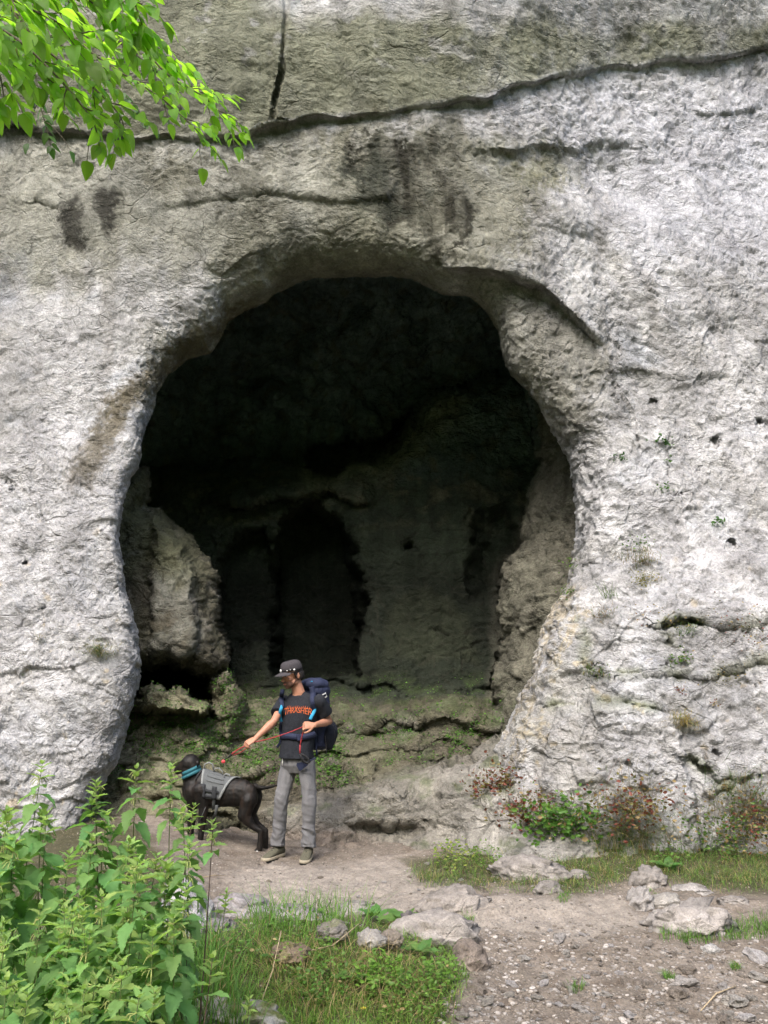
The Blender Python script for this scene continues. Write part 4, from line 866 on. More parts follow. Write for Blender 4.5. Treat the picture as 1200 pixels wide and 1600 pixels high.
def vest(x0, x1, a0, a1, off, nm, mt, par=har, n=10, na=14, th=.012, x0b=None, x1b=None, bumpf=None):
    """piece of cloth over the trunk from x0..x1 (pixels along it) and angles a0..a1 (90 = top, 180 = camera side... down)"""
    m = MB(); V_ = []; W_ = []
    for i in range(n+1):
        for j in range(na+1):
            tj = j/na; xa = x0+((x0b if x0b is not None else x0)-x0)*tj; xb = x1+((x1b if x1b is not None else x1)-x1)*tj
            x = xa+(xb-xa)*i/n; _, y, w_, h_, dy = tr_ring(x); a = R(a0+(a1-a0)*tj); o_ = off+(bumpf(i/n, tj) if bumpf else 0)
            c_ = Q(x, y, dy); V_.append(c_+Vector((0, (w_+o_)*math.cos(a), (h_+o_)*math.sin(a)))); W_.append(c_+Vector((0, (w_+o_-th)*math.cos(a), (h_+o_-th)*math.sin(a))))
    G = [tuple(f) for f in gridfaces(n+1, na+1)]; nv = len(V_); F_ = G+[tuple(i+nv for i in f)[::-1] for f in G]
    idx = lambda i, j: i*(na+1)+j
    for i in range(n): F_ += [(idx(i, 0), idx(i+1, 0), idx(i+1, 0)+nv, idx(i, 0)+nv), (idx(i, na), idx(i, na)+nv, idx(i+1, na)+nv, idx(i+1, na))]
    for j in range(na): F_ += [(idx(0, j), idx(0, j)+nv, idx(0, j+1)+nv, idx(0, j+1)), (idx(n, j), idx(n, j+1), idx(n, j+1)+nv, idx(n, j)+nv)]
    m.add(V_+W_, F_); return child(nm, m.mesh(nm, mt), par)
vest(317, 374, 60, 200, .016, 'vest_panel', M_hgrey, x0b=321, x1b=346, n=24, na=28, bumpf=lambda u, v: .003*math.sin(v*34)*(u < .72))
vest(315.5, 319, 60, 200, .022, 'binding', M_hlt, x0b=319, x1b=322.5, n=2)
vest(372, 375.5, 60, 200, .020, 'binding', M_hlt, x0b=344.5, x1b=348, n=2)
vest(322, 346, 172, 180, .026, 'side_strap', M_hdk, n=8, na=3); vest(320, 343, 188, 195, .026, 'side_strap', M_hdk, n=8, na=3)
for x in (319, 336): vest(x, x+6.5, 160, 198, .030, 'buckle', M_hdk, n=3, na=6)
vest(319, 323.5, 196, 262, .014, 'girth_strap', M_hgrey, n=3, na=10, x0b=313, x1b=318); vest(337, 341, 196, 262, .012, 'girth_strap', M_hgrey, n=3, na=10, x0b=334, x1b=339)
vest(305, 319, 92, 150, .012, 'chest_strap', M_hdk, n=6, na=6, x0b=303, x1b=309)
for y0 in (112, 128, 144): vest(326, 352, y0, y0+5, .022, 'webbing_row', M_hgrey, n=8, na=2)
def topz(x, o): _, y, w_, h_, dy = tr_ring(x); return Q(x, y, dy)+Vector((0, -.02, h_+o))
m = MB(); m.tube([topz(318, .01), topz(319, .06), topz(325, .085), topz(331, .08), topz(333, .03)], .012, 8, flat=.6); m.tube([topz(333, .015), topz(336, .055), topz(342, .065), topz(347, .045), topz(347, .012)], .008, 8, flat=.7); m.tube([topz(349, .012), topz(353, .035), topz(358, .03), topz(359, .012)], .008, 8); child('grab_handle', m.mesh('grab_handle', M_hlt), har)
m = MB(); m.tube([Q(321, 1262, -.155), Q(315, 1276, -.15), Q(313, 1280, -.13)], .014, 8, flat=.25); m.tube([Q(339, 1258, -.10), Q(337, 1272, -.04), Q(333, 1279, .0)], .014, 8, flat=.3); child('belly_strap', m.mesh('belly_strap', M_hgrey), har)
# ================================================================= ROCKS AND STONES
def gp(px, py):
    """where the ray through a photo pixel meets the ground"""
    Y = 2.0
    for _ in range(260):
        p = P(px, py, Y)
        if p[2] <= ground_z(p[0], p[1], False): break
        Y += .04
    return Vector((float(p[0]), float(p[1]), float(ground_z(p[0], p[1]))))
def gpv(px, py):  # vectorised
    Yg = np.arange(2.0, 10.5, .05); px = np.asarray(px, float); py = np.asarray(py, float)
    q = P(px[:, None], py[:, None], Yg[None]); below = q[..., 2] <= ground_z(q[..., 0], q[..., 1], False)
    k = np.where(below.any(1), below.argmax(1), len(Yg)-1); gap = q[..., 2]-ground_z(q[..., 0], q[..., 1], False); i_ = np.arange(len(px)); k0 = np.maximum(k-1, 0); g0, g1 = gap[i_, k0], gap[i_, k]; f_ = np.clip(g0/(g0-g1+1e-9), 0, 1)[:, None]
    v = q[i_, k0]*(1-f_)+q[i_, k]*f_; v[:, 2] = ground_z(v[:, 0], v[:, 1]); return v
def ico(sub):
    bm = bmesh.new(); bmesh.ops.create_icosphere(bm, subdivisions=sub, radius=1); V_ = np.array([v.co[:] for v in bm.verts]); F_ = np.array([[v.index for v in f.verts] for f in bm.faces]); bm.free(); return V_, F_
ICO = {k: ico(k) for k in (1, 2, 3, 5)}
M_rock = rock_mat('path_limestone', 2.2, .4, .16)
def rock_mesh(seed, size, sub=5, rough=.25, colr=(.20, .185, .17), moss=0.0, flat=.0):
    V_, F_ = ICO[sub]; V_ = V_.copy(); o = np.array([seed*3.7, seed*1.3, seed*2.1])
    f, e = facets(V_*1.5+o, seed+200, 1.3); f2, _ = facets(V_*3.6+o, seed+300, 1.3); V_ = V_*(1+rough*.8*f+rough*.22*f2+rough*.45*fbm(V_*1.1+o, 2, seed)+.02*fbm(V_*6+o, 3, seed))[:, None]
    if flat: V_[:, 2] = np.where(V_[:, 2] > 0, np.tanh(V_[:, 2]*flat)/flat, V_[:, 2])
    V_ = V_*np.array(size)/1.0; n = fbm(V_*14+o, 3, seed+5)
    c = np.array(colr)*(1+.35*n[:, None]); 
    if moss: m_ = np.clip(sstep(-.1, .4, n+V_[:, 2]/size[2]*.4-.2)*moss, 0, 1)[:, None]; c = c*(1-m_)+np.array((.10, .12, .02))*m_
    dirt = sstep(.1, -.4, V_[:, 2]/size[2])[:, None]*.0; c = c*(1-dirt)
    return npmesh('rock', V_, F_, M_rock, sub > 2, np.clip(c, .01, .8))
big_rocks = [  # px, py of the middle, width, height in pixels, depth factor, label, extras
 (832, 1356, 118, 50, .5, 'long weathered grey slab of rock lying in the grass below the middle of the buttress', dict(rough=.3)),
 (858, 1388, 48, 26, .6, 'small pale rock at the grass edge just below the long grey slab', dict()),
 (905, 1366, 34, 18, .6, 'little half-buried grey rock in the grass right of the long slab', dict()),
 (1016, 1367, 62, 40, .6, 'rounded brown-grey rock standing in the grass bank on the right', dict()),
 (1002, 1398, 40, 44, .6, 'sharp pale upright rock between the worn bedrock and the grass bank', dict(rough=.4, colr=(0.264, 0.251, 0.238))),
 (1084, 1390, 58, 18, .7, 'thin pale flat stone behind the large cracked rock on the right', dict(colr=(0.251, 0.238, 0.224))),
 (1086, 1436, 128, 56, .6, 'large pale cracked rock with a rounded top at the right edge of the path', dict(rough=.32, colr=(0.238, 0.221, 0.205))),
 (1042, 1408, 50, 20, .7, 'pale block leaning on the back of the large cracked rock', dict(colr=(0.251, 0.238, 0.218))),
 (1112, 1484, 26, 14, .8, 'white angular stone just under the large cracked rock', dict(colr=(0.317, 0.310, 0.297))),
 (1150, 1406, 46, 16, .7, 'low grey stone in the grass at the far right', dict()),
 (706, 1412, 122, 46, .5, 'broad worn rock step beyond the grass tussock', dict(rough=.28, colr=(0.218, 0.198, 0.178))),
 (680, 1450, 140, 62, .5, 'tilted pale rock ledge at the right end of the grass tussock', dict(rough=.32, colr=(0.251, 0.231, 0.211))),
 (735, 1492, 56, 50, .5, 'brown worn rock where the tussock meets the stony path', dict(rough=.28, colr=(0.165, 0.139, 0.119))),
 (552, 1420, 66, 26, .7, 'rounded pale rock flush with the path behind the tussock', dict(colr=(0.238, 0.224, 0.205))),
 (470, 1428, 100, 26, .6, 'flat grey rock edge left of the middle, behind the grass blades', dict(colr=(0.198, 0.185, 0.178))),
 (375, 1412, 92, 40, .6, 'low pale rock at the edge of the nettles', dict(colr=(0.224, 0.211, 0.211))),
 (283, 1408, 84, 110, .6, 'large pale pointed rock half hidden by the nettles', dict(rough=.3, colr=(0.277, 0.271, 0.277))),
 (640, 1440, 30, 44, .6, 'dark upright rock splinter among the butterbur leaves', dict(rough=.4, colr=(0.145, 0.132, 0.132))),
 (372, 1592, 170, 66, .5, 'mossy white-edged rock at the bottom edge under the grass', dict(moss=.9, colr=(0.277, 0.271, 0.251))),
 (517, 1474, 46, 26, .7, 'small mossy stone in the middle of the grass tussock', dict(moss=.5)),
 (580, 1484, 44, 28, .7, 'small bare pale stone in the tussock near the butterbur', dict(colr=(0.264, 0.251, 0.231))),
 (452, 1506, 60, 26, .7, 'flat dry brown rock on the left of the tussock', dict(moss=.4, colr=(0.185, 0.145, 0.106))),
 (612, 1478, 34, 24, .7, 'brownish stone in the tussock right of the bare pale one', dict(colr=(0.198, 0.172, 0.145))),
 (340, 1448, 60, 30, .6, 'dark grey stone low between the nettles and the tussock', dict(colr=(0.145, 0.139, 0.139))),
]
for k, (x, y, w_, h_, dp, lab, kw) in enumerate(big_rocks):
    b = gp(x, y+h_*.42); dist = b.y*CA+(b.z-CAMZ)*SA; mpp = dist/FPX; sx, sz = w_*mpp/2*1.02, h_*mpp/2*1.1
    o = link('rock', rock_mesh(k+3, (sx, max(sx*dp, sz*.8), sz*1.05), **kw)); o.location = (b.x, b.y+sx*dp*.5, b.z+sz*.12+(.05 if 440 < x < 625 and y > 1465 else 0)); o.rotation_euler = (random.uniform(-.1, .1), random.uniform(-.12, .12), random.uniform(-.4, .4))
    tag(o, lab, 'rock', 'rocks beside the path')
stone_m = [rock_mesh(60+k, (1, random.uniform(.6, .95), random.uniform(.35, .6)), sub=2, rough=.5, colr=c_) for k, c_ in enumerate([(.33, .31, .29), (.27, .25, .22), (.40, .38, .37), (.22, .19, .16), (.35, .33, .30), (.26, .23, .20)])]
for me in stone_m: me.name = 'path_stone'
PATH = [(690, 1620), (735, 1500), (760, 1455), (1000, 1462), (1230, 1480), (1230, 1620)]
n_ = 0
spots = [(905, 1583, 30), (840, 1568, 20), (985, 1590, 24), (1060, 1560, 34), (1150, 1575, 40), (930, 1525, 18), (1070, 1545, 40), (760, 1572, 24), (800, 1540, 20), (745, 1550, 34), (1185, 1530, 30), (890, 1545, 22), (1130, 1545, 26), (720, 1590, 26), (1180, 1500, 40), (1075, 1520, 26), (820, 1500, 24), (1015, 1478, 20), (875, 1475, 30), (700, 1530, 20), (1165, 1598, 30), (1000, 1540, 22)]
SL = {0: 'white pointed stone near the bottom edge, the brightest on the path', 1: 'pale stone up and to the left of the white pointed one at the bottom', 2: 'pale stone right of the white pointed one at the bottom edge', 3: 'flat pale stone below the biggest stone with a grass tuft', 4: 'large flat grey stone near the bottom right corner', 6: 'large stone on the gravel left of the dry stick', 7: 'pale stone at the lower left of the gravel beside the tussock', 9: 'grey stone where the gravel meets the right foot of the tussock',
 10: 'stone at the right picture edge, halfway down the gravel', 14: 'flat stone at the upper right of the gravel below the path-edge grass', 18: 'pale stone at the top of the gravel just under the worn bedrock', 20: 'stone in the bottom right corner of the picture'}
while n_ < 150:
    if n_ < len(spots): x, y, s = spots[n_]
    else:
        x, y = random.uniform(690, 1230), random.uniform(1440, 1615)
        if poly_sd(np.array([float(x)]), np.array([float(y)]), PATH)[0] < 0: continue
        s = random.choice([8, 9, 10, 12, 14, 18])*(.6+.6*(y-1440)/170)
    b = gp(x, y); mpp = (b.y*CA+(b.z-CAMZ)*SA)/FPX; o = link('path_stone', stone_m[n_ % 6]); r_ = s*mpp/2
    o.location = (b.x, b.y, b.z+r_*.2); o.scale = (r_, r_, r_); o.rotation_euler = (random.uniform(-.3, .3), random.uniform(-.3, .3), random.uniform(0, 6.28))
    tag(o, SL.get(n_, 'small pale angular stone lying loose on the stony path'), 'stone', 'loose stones on the path'); n_ += 1
for x, y, s in ((668, 1222, 10), (560, 1400, 8), (500, 1372, 9), (600, 1382, 8), (420, 1380, 9), (470, 1395, 8), (690, 1392, 9), (760, 1400, 9), (790, 1372, 9), (655, 1392, 8), (720, 1380, 10), (640, 1372, 9)):
    b = gp(x, y if y > 1300 else 1350); mpp = (b.y*CA+(b.z-CAMZ)*SA)/FPX; o = link('path_stone', stone_m[int(s) % 6]); r_ = s*mpp/2; o.location = (b.x, b.y, b.z+r_*.2); o.scale = (r_, r_, r_); o.rotation_euler = (0, 0, x)
    tag(o, 'small stone on the bare earth between the tussock and the cave', 'stone', 'small stones on the bare earth')
# gravel too fine to count
def scatter(V0, F0, pos, size, rot, shear=None):
    n = len(pos); c, s = np.cos(rot), np.sin(rot); v = V0[None]*size[:, None, :]
    x = v[..., 0]*c[:, None]-v[..., 1]*s[:, None]; y = v[..., 0]*s[:, None]+v[..., 1]*c[:, None]
    v = np.stack([x, y, v[..., 2]], -1)+pos[:, None]; f = F0[None]+(np.arange(n)*len(V0))[:, None, None]
    return v.reshape(-1, 3), f.reshape(-1, F0.shape[1])
NG = 5200
gx_ = rng.uniform(660, 1260, NG*2); gy_ = rng.uniform(1435, 1640, NG*2)**1.0; clm = fbm(np.stack([gx_*.02, gy_*.05, gx_*0], -1), 3, 17); m_ = (clm+rng.uniform(-.3, .5, NG*2) > 0) & (poly_sd(gx_, gy_, [(680, 1640), (725, 1500), (750, 1450), (1000, 1452), (1270, 1470), (1270, 1640)]) > rng.uniform(-14, 6, NG*2)); gx_, gy_ = gx_[m_][:NG], gy_[m_][:NG]
ex = rng.uniform(330, 1010, 2200); ey = rng.uniform(1335, 1450, 2200); gx_ = np.r_[gx_, ex]; gy_ = np.r_[gy_, ey]
pos = gpv(gx_, gy_); n = len(pos); sz = .004+.016*rng.random(n)**3; sz[-2200:] *= .7
Vg, Fg = ICO[1]; Vg = Vg*(1+.5*facets(Vg*1.7+9, 5)[0])[:, None]
v, f = scatter(Vg, Fg, pos, np.stack([sz, sz*rng.uniform(.6, 1, n), sz*rng.uniform(.35, .7, n)], -1), rng.uniform(0, 6.3, n))
gc = rng.uniform(.7, 1.5, n)[:, None]*np.where(rng.random((n, 1)) < .5, np.array([[.23, .213, .195]]), np.array([[.15, .13, .108]]))
tag(link('gravel', npmesh('gravel', v, f, M_rock, False, np.repeat(gc, len(Vg), 0))), None, None, None, 'stuff')

# ================================================================= PLANTS
def leaf_mat(name, c, tc, tmix=.45, rough=.5, var=.3, bump=0, att=False):
    t = NT(name); r_ = t.rnd()
    if att: base = t.attr(); tb = t.mix(1.0, base, (1.25, 1.5, .7), 'MULTIPLY')
    else:
        base = t.mix(1.0, c, t.rng(r_, 0, 1, 1-var, 1+var), 'MULTIPLY'); hs = t.n('ShaderNodeHueSaturation'); hv = t.ma('MULTIPLY', r_, 7.31); hv = t.ma('FRACT', hv); t.l(t.rng(hv, 0, 1, .475, .52), hs.inputs['Hue']); t.l(base, hs.inputs['Color']); base = hs.outputs[0]; tb = t.mix(1.0, tc, t.rng(r_, 0, 1, 1-var, 1+var), 'MULTIPLY')
    t.col(t.mix(1.0, base, t.rng(t.noise(60, 4), .3, .7, .82, 1.18), 'MULTIPLY')); t.rough(rough); t.b.inputs['Specular IOR Level'].default_value = .35
    tr_ = t.n('ShaderNodeBsdfTranslucent'); t.l(tb, tr_.inputs[0]); mx = t.n('ShaderNodeMixShader'); mx.inputs[0].default_value = tmix
    t.l(t.b.outputs[0], mx.inputs[1]); t.l(tr_.outputs[0], mx.inputs[2]); t.l(mx.outputs[0], t.out.inputs[0])
    if bump: t.nrm(t.bump(t.vor(150), bump))
    return t.m
M_blade = leaf_mat('grass_blades', None, None, .35, .55, att=True)
def blades(name, pos, h, w, lean, cols, up=None, seg=4, droop=.5):
    """grass: one tapered bent strip per blade"""
    n = len(pos); a = rng.uniform(0, 2*np.pi, n); h = h*rng.uniform(.55, 1.25, n); dirx, diry = np.cos(a), np.sin(a); ln = lean*rng.uniform(.2, 1.6, n)
    fa = a+rng.uniform(.9, 2.2, n); sx, sy = np.cos(fa), np.sin(fa); V_ = np.zeros((n, (seg+1)*2, 3)); u = np.zeros((n, 3)); u[:, 2] = 1
    if up is not None: u = up
    for k in range(seg+1):
        t_ = k/seg; c_ = pos+u*(h*(t_-droop*ln*t_*t_*.6))[:, None]; c_[:, 0] += dirx*h*ln*t_*t_; c_[:, 1] += diry*h*ln*t_*t_; ww = w*(1-t_)**.7*.5+.0003
        if k == 0: ww = w*.35+0*t_
        V_[:, k*2] = c_-np.stack([sx*ww, sy*ww, 0*sx], -1); V_[:, k*2+1] = c_+np.stack([sx*ww, sy*ww, 0*sx], -1)
    F0 = np.array([[k*2, k*2+1, k*2+3, k*2+2] for k in range(seg)]); f = F0[None]+(np.arange(n)*(seg+1)*2)[:, None, None]
    return V_.reshape(-1, 3), f.reshape(-1, 4), np.repeat(cols, (seg+1)*2, 0)
def in_poly(poly, n, soft=8):
    p = np.array(poly); X, Y_ = [], []
    while len(X) < n:
        x = rng.uniform(p[:, 0].min()-soft, p[:, 0].max()+soft, n*2); y = rng.uniform(p[:, 1].min()-soft, p[:, 1].max()+soft, n*2)
        m_ = poly_sd(x, y, poly) > rng.uniform(-soft, soft, n*2); X += list(x[m_]); Y_ += list(y[m_])
    return np.array(X[:n]), np.array(Y_[:n])
def gcols(n, greens, dry=.15, drycol=(.32, .25, .12)):
    c = np.array(greens)[rng.integers(0, len(greens), n)]*rng.uniform(.7, 1.3, (n, 1)); d = rng.random(n) < dry; c[d] = np.array(drycol)*rng.uniform(.6, 1.2, (d.sum(), 1)); return c
def grass_patch(name, poly, n, h, w, lean=.5, dry=.15, greens=((.06, .13, .022), (.09, .17, .03), (.045, .10, .02)), soft=10, clump=True):
    x, y = in_poly(poly, n, soft)
    if clump:
        keep = fbm(np.stack([x*.03, y*.06, x*0], -1), 3, 7)+rng.uniform(-.25, .6, n) > -.12; x, y = x[keep], y[keep]
    pos = gpv(x, y); V_, F_, C_ = blades(name, pos, h, w, lean, gcols(len(x), greens, dry)); tag(link(name, npmesh(name, V_, F_, M_blade, False, C_)), None, None, None, 'stuff')
TUS = [(330, 1452), (400, 1438), (470, 1432), (560, 1438), (640, 1448), (700, 1470), (735, 1490), (725, 1530), (690, 1640), (250, 1660), (300, 1500)]
grass_patch('foreground_grass', TUS, 11500, .068, .0036, 1.0, .12, ((.12, .22, .035), (.17, .29, .05), (.09, .17, .03)))
grass_patch('long_grass', [(380, 1440), (430, 1425), (520, 1425), (590, 1440), (560, 1475), (400, 1480)], 420, .24, .0055, .7, .04, ((.085, .19, .03), (.12, .23, .04)))
grass_patch('dry_grass', [(400, 1480), (500, 1475), (680, 1520), (690, 1600), (470, 1600), (420, 1540)], 900, .16, .003, 1.1, .85)
grass_patch('nettle_grass', [(-60, 1480), (220, 1500), (330, 1480), (400, 1640), (-60, 1700)], 3000, .30, .006, .6, .08, ((.075, .17, .025), (.10, .21, .035)))
BANK = [(640, 1362), (690, 1348), (720, 1335), (780, 1300), (1000, 1285), (1260, 1280), (1260, 1385), (1150, 1392), (1080, 1384), (1030, 1376), (980, 1372), (940, 1392), (880, 1398), (780, 1388), (700, 1388), (650, 1384)]
grass_patch('bank_grass', BANK, 14000, .075, .0034, 1.2, .24, ((.10, .185, .035), (.14, .22, .045), (.07, .13, .028)))
grass_patch('tall_bank_grass', [(850, 1296), (1060, 1290), (1240, 1290), (1240, 1325), (1050, 1330), (860, 1325)], 4200, .27, .004, .8, .38, ((.07, .13, .028), (.10, .15, .035)))
grass_patch('path_edge_grass', [(1030, 1445), (1060, 1460), (1230, 1440), (1230, 1458), (1100, 1470), (1040, 1466)], 1500, .07, .0038, .6, .03, ((.10, .21, .03), (.08, .17, .025)))
for nm, cx, cy, r_ in (('path_tuft', 900, 1545, 14), ('path_tuft', 880, 1412, 12), ('path_tuft', 1046, 1530, 9), ('path_tuft', 1150, 1515, 8), ('path_tuft', 728, 1440, 14), ('path_tuft', 1015, 1398, 16), ('path_tuft', 1105, 1448, 12)):
    a = rng.uniform(0, 6.3, 70); q = rng.random(70)**.5*r_; pos = gpv(cx+q*np.cos(a), cy+q*.5*np.sin(a)); V_, F_, C_ = blades(nm, pos, .045, .0035, .9, gcols(70, ((.09, .19, .03),), .05))
    lab = {900: 'small grass tuft beside a large stone on the gravel path', 880: 'little grass tuft at the edge of the worn pale bedrock', 1046: 'tiny grass tuft on the gravel near the right', 1150: 'tiny grass tuft between stones at the far right of the path', 728: 'grass tuft growing against the tilted pale rock ledge', 1015: 'grass tuft between the sharp pale rock and the large cracked rock', 1105: 'grass tuft in front of the large cracked rock'}[cx]
    tag(link(nm, npmesh(nm, V_, F_, M_blade, False, C_)), lab, 'grass tuft', 'grass tufts on the path')
M_leafy = leaf_mat('small_leaves', None, None, .4, .5, att=True)
LEAF6 = np.array([(0, 0, 0), (.28, .35, .05), (.25, .7, .03), (0, 1, -.06), (-.25, .7, .03), (-.28, .35, .05), (0, .5, -.03)]); LF6 = np.array([(0, 1, 6), (1, 2, 6), (2, 3, 6), (3, 4, 6), (4, 5, 6), (5, 0, 6)])
def leaflets(pos, size, cols, nrm=None, tilt=.6):
    n = len(pos); d = rng.normal(size=(n, 3)); d[:, 2] = np.abs(d[:, 2])*.3; d /= np.linalg.norm(d, axis=1)[:, None]
    up = np.array([0, -.35, 1.0])+tilt*rng.normal(size=(n, 3)) if nrm is None else nrm+tilt*rng.normal(size=(n, 3)); s = np.cross(d, up); s /= np.linalg.norm(s, axis=1)[:, None]+1e-9; u = np.cross(s, d)
    sz = (size*rng.uniform(.5, 1.4, n))[:, None, None]; L = LEAF6[None]*sz
    v = pos[:, None]+L[..., 0:1]*s[:, None]+L[..., 1:2]*d[:, None]+L[..., 2:3]*u[:, None]; f = LF6[None]+(np.arange(n)*7)[:, None, None]; return v.reshape(-1, 3), f.reshape(-1, 3), np.repeat(cols, 7, 0)
# moss plants and ferny growth on the ledges inside
mx_, my_ = rng.uniform(180, 790, 60000), rng.uniform(1040, 1250, 60000); qx_, qy_, VV2, NN2, gr = caveG
iy_ = ((my_-288)/2.4).astype(int); ix_ = ((mx_-50)/2.4).astype(int); gmask = gr[iy_, ix_]
zone = np.maximum.reduce([sstep(-8, 8, poly_sd(mx_, my_, z_)) for z_ in ([(360, 1080), (430, 1100), (540, 1150), (540, 1240), (440, 1230), (350, 1190), (300, 1150)], [(200, 1050), (330, 1068), (320, 1080), (215, 1072)], [(200, 1120), (330, 1120), (420, 1200), (300, 1190), (195, 1170)], [(560, 1140), (640, 1150), (620, 1165), (560, 1160)], [(690, 1150), (760, 1120), (750, 1170), (700, 1185)], [(335, 1060), (365, 1050), (375, 1100), (350, 1110)])])
m_ = (rng.random(60000) < gmask*.14+zone*.50*(fbm(np.stack([mx_*.06, my_*.09, mx_*0], -1), 3, 8) > -.05)); pos = VV2[iy_, ix_][m_]+NN2[iy_, ix_][m_]*.01+rng.normal(size=(m_.sum(), 3))*.012
cols = np.array([(.07, .17, .025), (.10, .22, .03), (.05, .11, .02)])[rng.integers(0, 3, len(pos))]*rng.uniform(.6, 1.3, (len(pos), 1))
v, f, c = leaflets(pos, np.full(len(pos), .026), cols, NN2[iy_, ix_][m_], .8); tag(link('moss_plants', npmesh('moss_plants', v, f, M_leafy, False, c)), None, None, None, 'stuff')
m_ = rng.random(60000) < zone*.05; pos = VV2[iy_, ix_][m_]; V_, F_, C_ = blades('cave_grass', pos, .09, .004, 1.3, gcols(len(pos), ((.06, .14, .025), (.09, .18, .03)), .05)); tag(link('cave_grass', npmesh('cave_grass', V_, F_, M_blade, False, C_)), None, None, None, 'stuff')
def fol(nm, me, base, lab, cat):
    r_ = empty(nm, base, lab, cat); o = child('foliage' if cat != 'grass tuft' else 'blades', me, r_); o['kind'] = 'stuff'; return r_
# plants rooted on the cliff
def cliff_plant(kind, x, y, spread, n, h, greens, dry, lab, cat, lean=.9, size=.02, drycol=(.30, .22, .11)):
    h *= 1.35; size *= 1.35; base, nr = cliff_at(x, y, .015); nr = Vector((nr.x, min(nr.y, -.3), nr.z)).normalized(); mpp = (base.y*CA+(base.z-CAMZ)*SA)/FPX
    pos = np.array(base)+rng.normal(size=(n, 3))*np.array([spread, spread*.25, spread*.6])*mpp
    for k_ in range(n): pos[k_] = pos[k_]
    if kind == 'tuft':
        up = np.tile(np.array(nr)*.85+np.array([0, 0, .25]), (n, 1))+rng.normal(size=(n, 3))*.25; V_, F_, C_ = blades(kind, pos, h, .005, lean, gcols(n, greens, dry, drycol), up=up, droop=1.6); me = npmesh('grass_tuft', V_, F_, M_blade, False, C_)
    else:
        pos = pos+np.array(nr)*rng.uniform(0, h, (n, 1)); v_, f_, c_ = leaflets(pos, np.full(n, size), gcols(n, greens, dry, drycol), np.array(nr), .8); me = npmesh('plant', v_, f_, M_leafy, False, c_)
        if h > .1:
            b_ = np.array(base)+rng.normal(size=(n//5, 3))*np.array([spread, spread*.2, spread*.45])*mpp; V_, F_, C_ = blades('stems', b_, h*1.3, .0022, .8, gcols(n//5, ((.10, .04, .03), (.09, .08, .03)), .3), up=np.tile(np.array(nr)*.5+np.array([0, 0, .8]), (n//5, 1))); stm = npmesh('stems', V_, F_, M_blade, False, C_)
    r_f = fol(('grass_tuft' if kind == 'tuft' else 'moss_cushion' if cat == 'moss' else 'cliff_plant'), me, base, lab, cat)
    if kind != 'tuft' and h > .1: o = child('stems', stm, r_f); o['kind'] = 'stuff'
G1 = ((.07, .14, .03), (.10, .17, .035)); RED = ((.17, .045, .035), (.12, .05, .03), (.10, .10, .03), (.22, .075, .06), (.13, .12, .04))
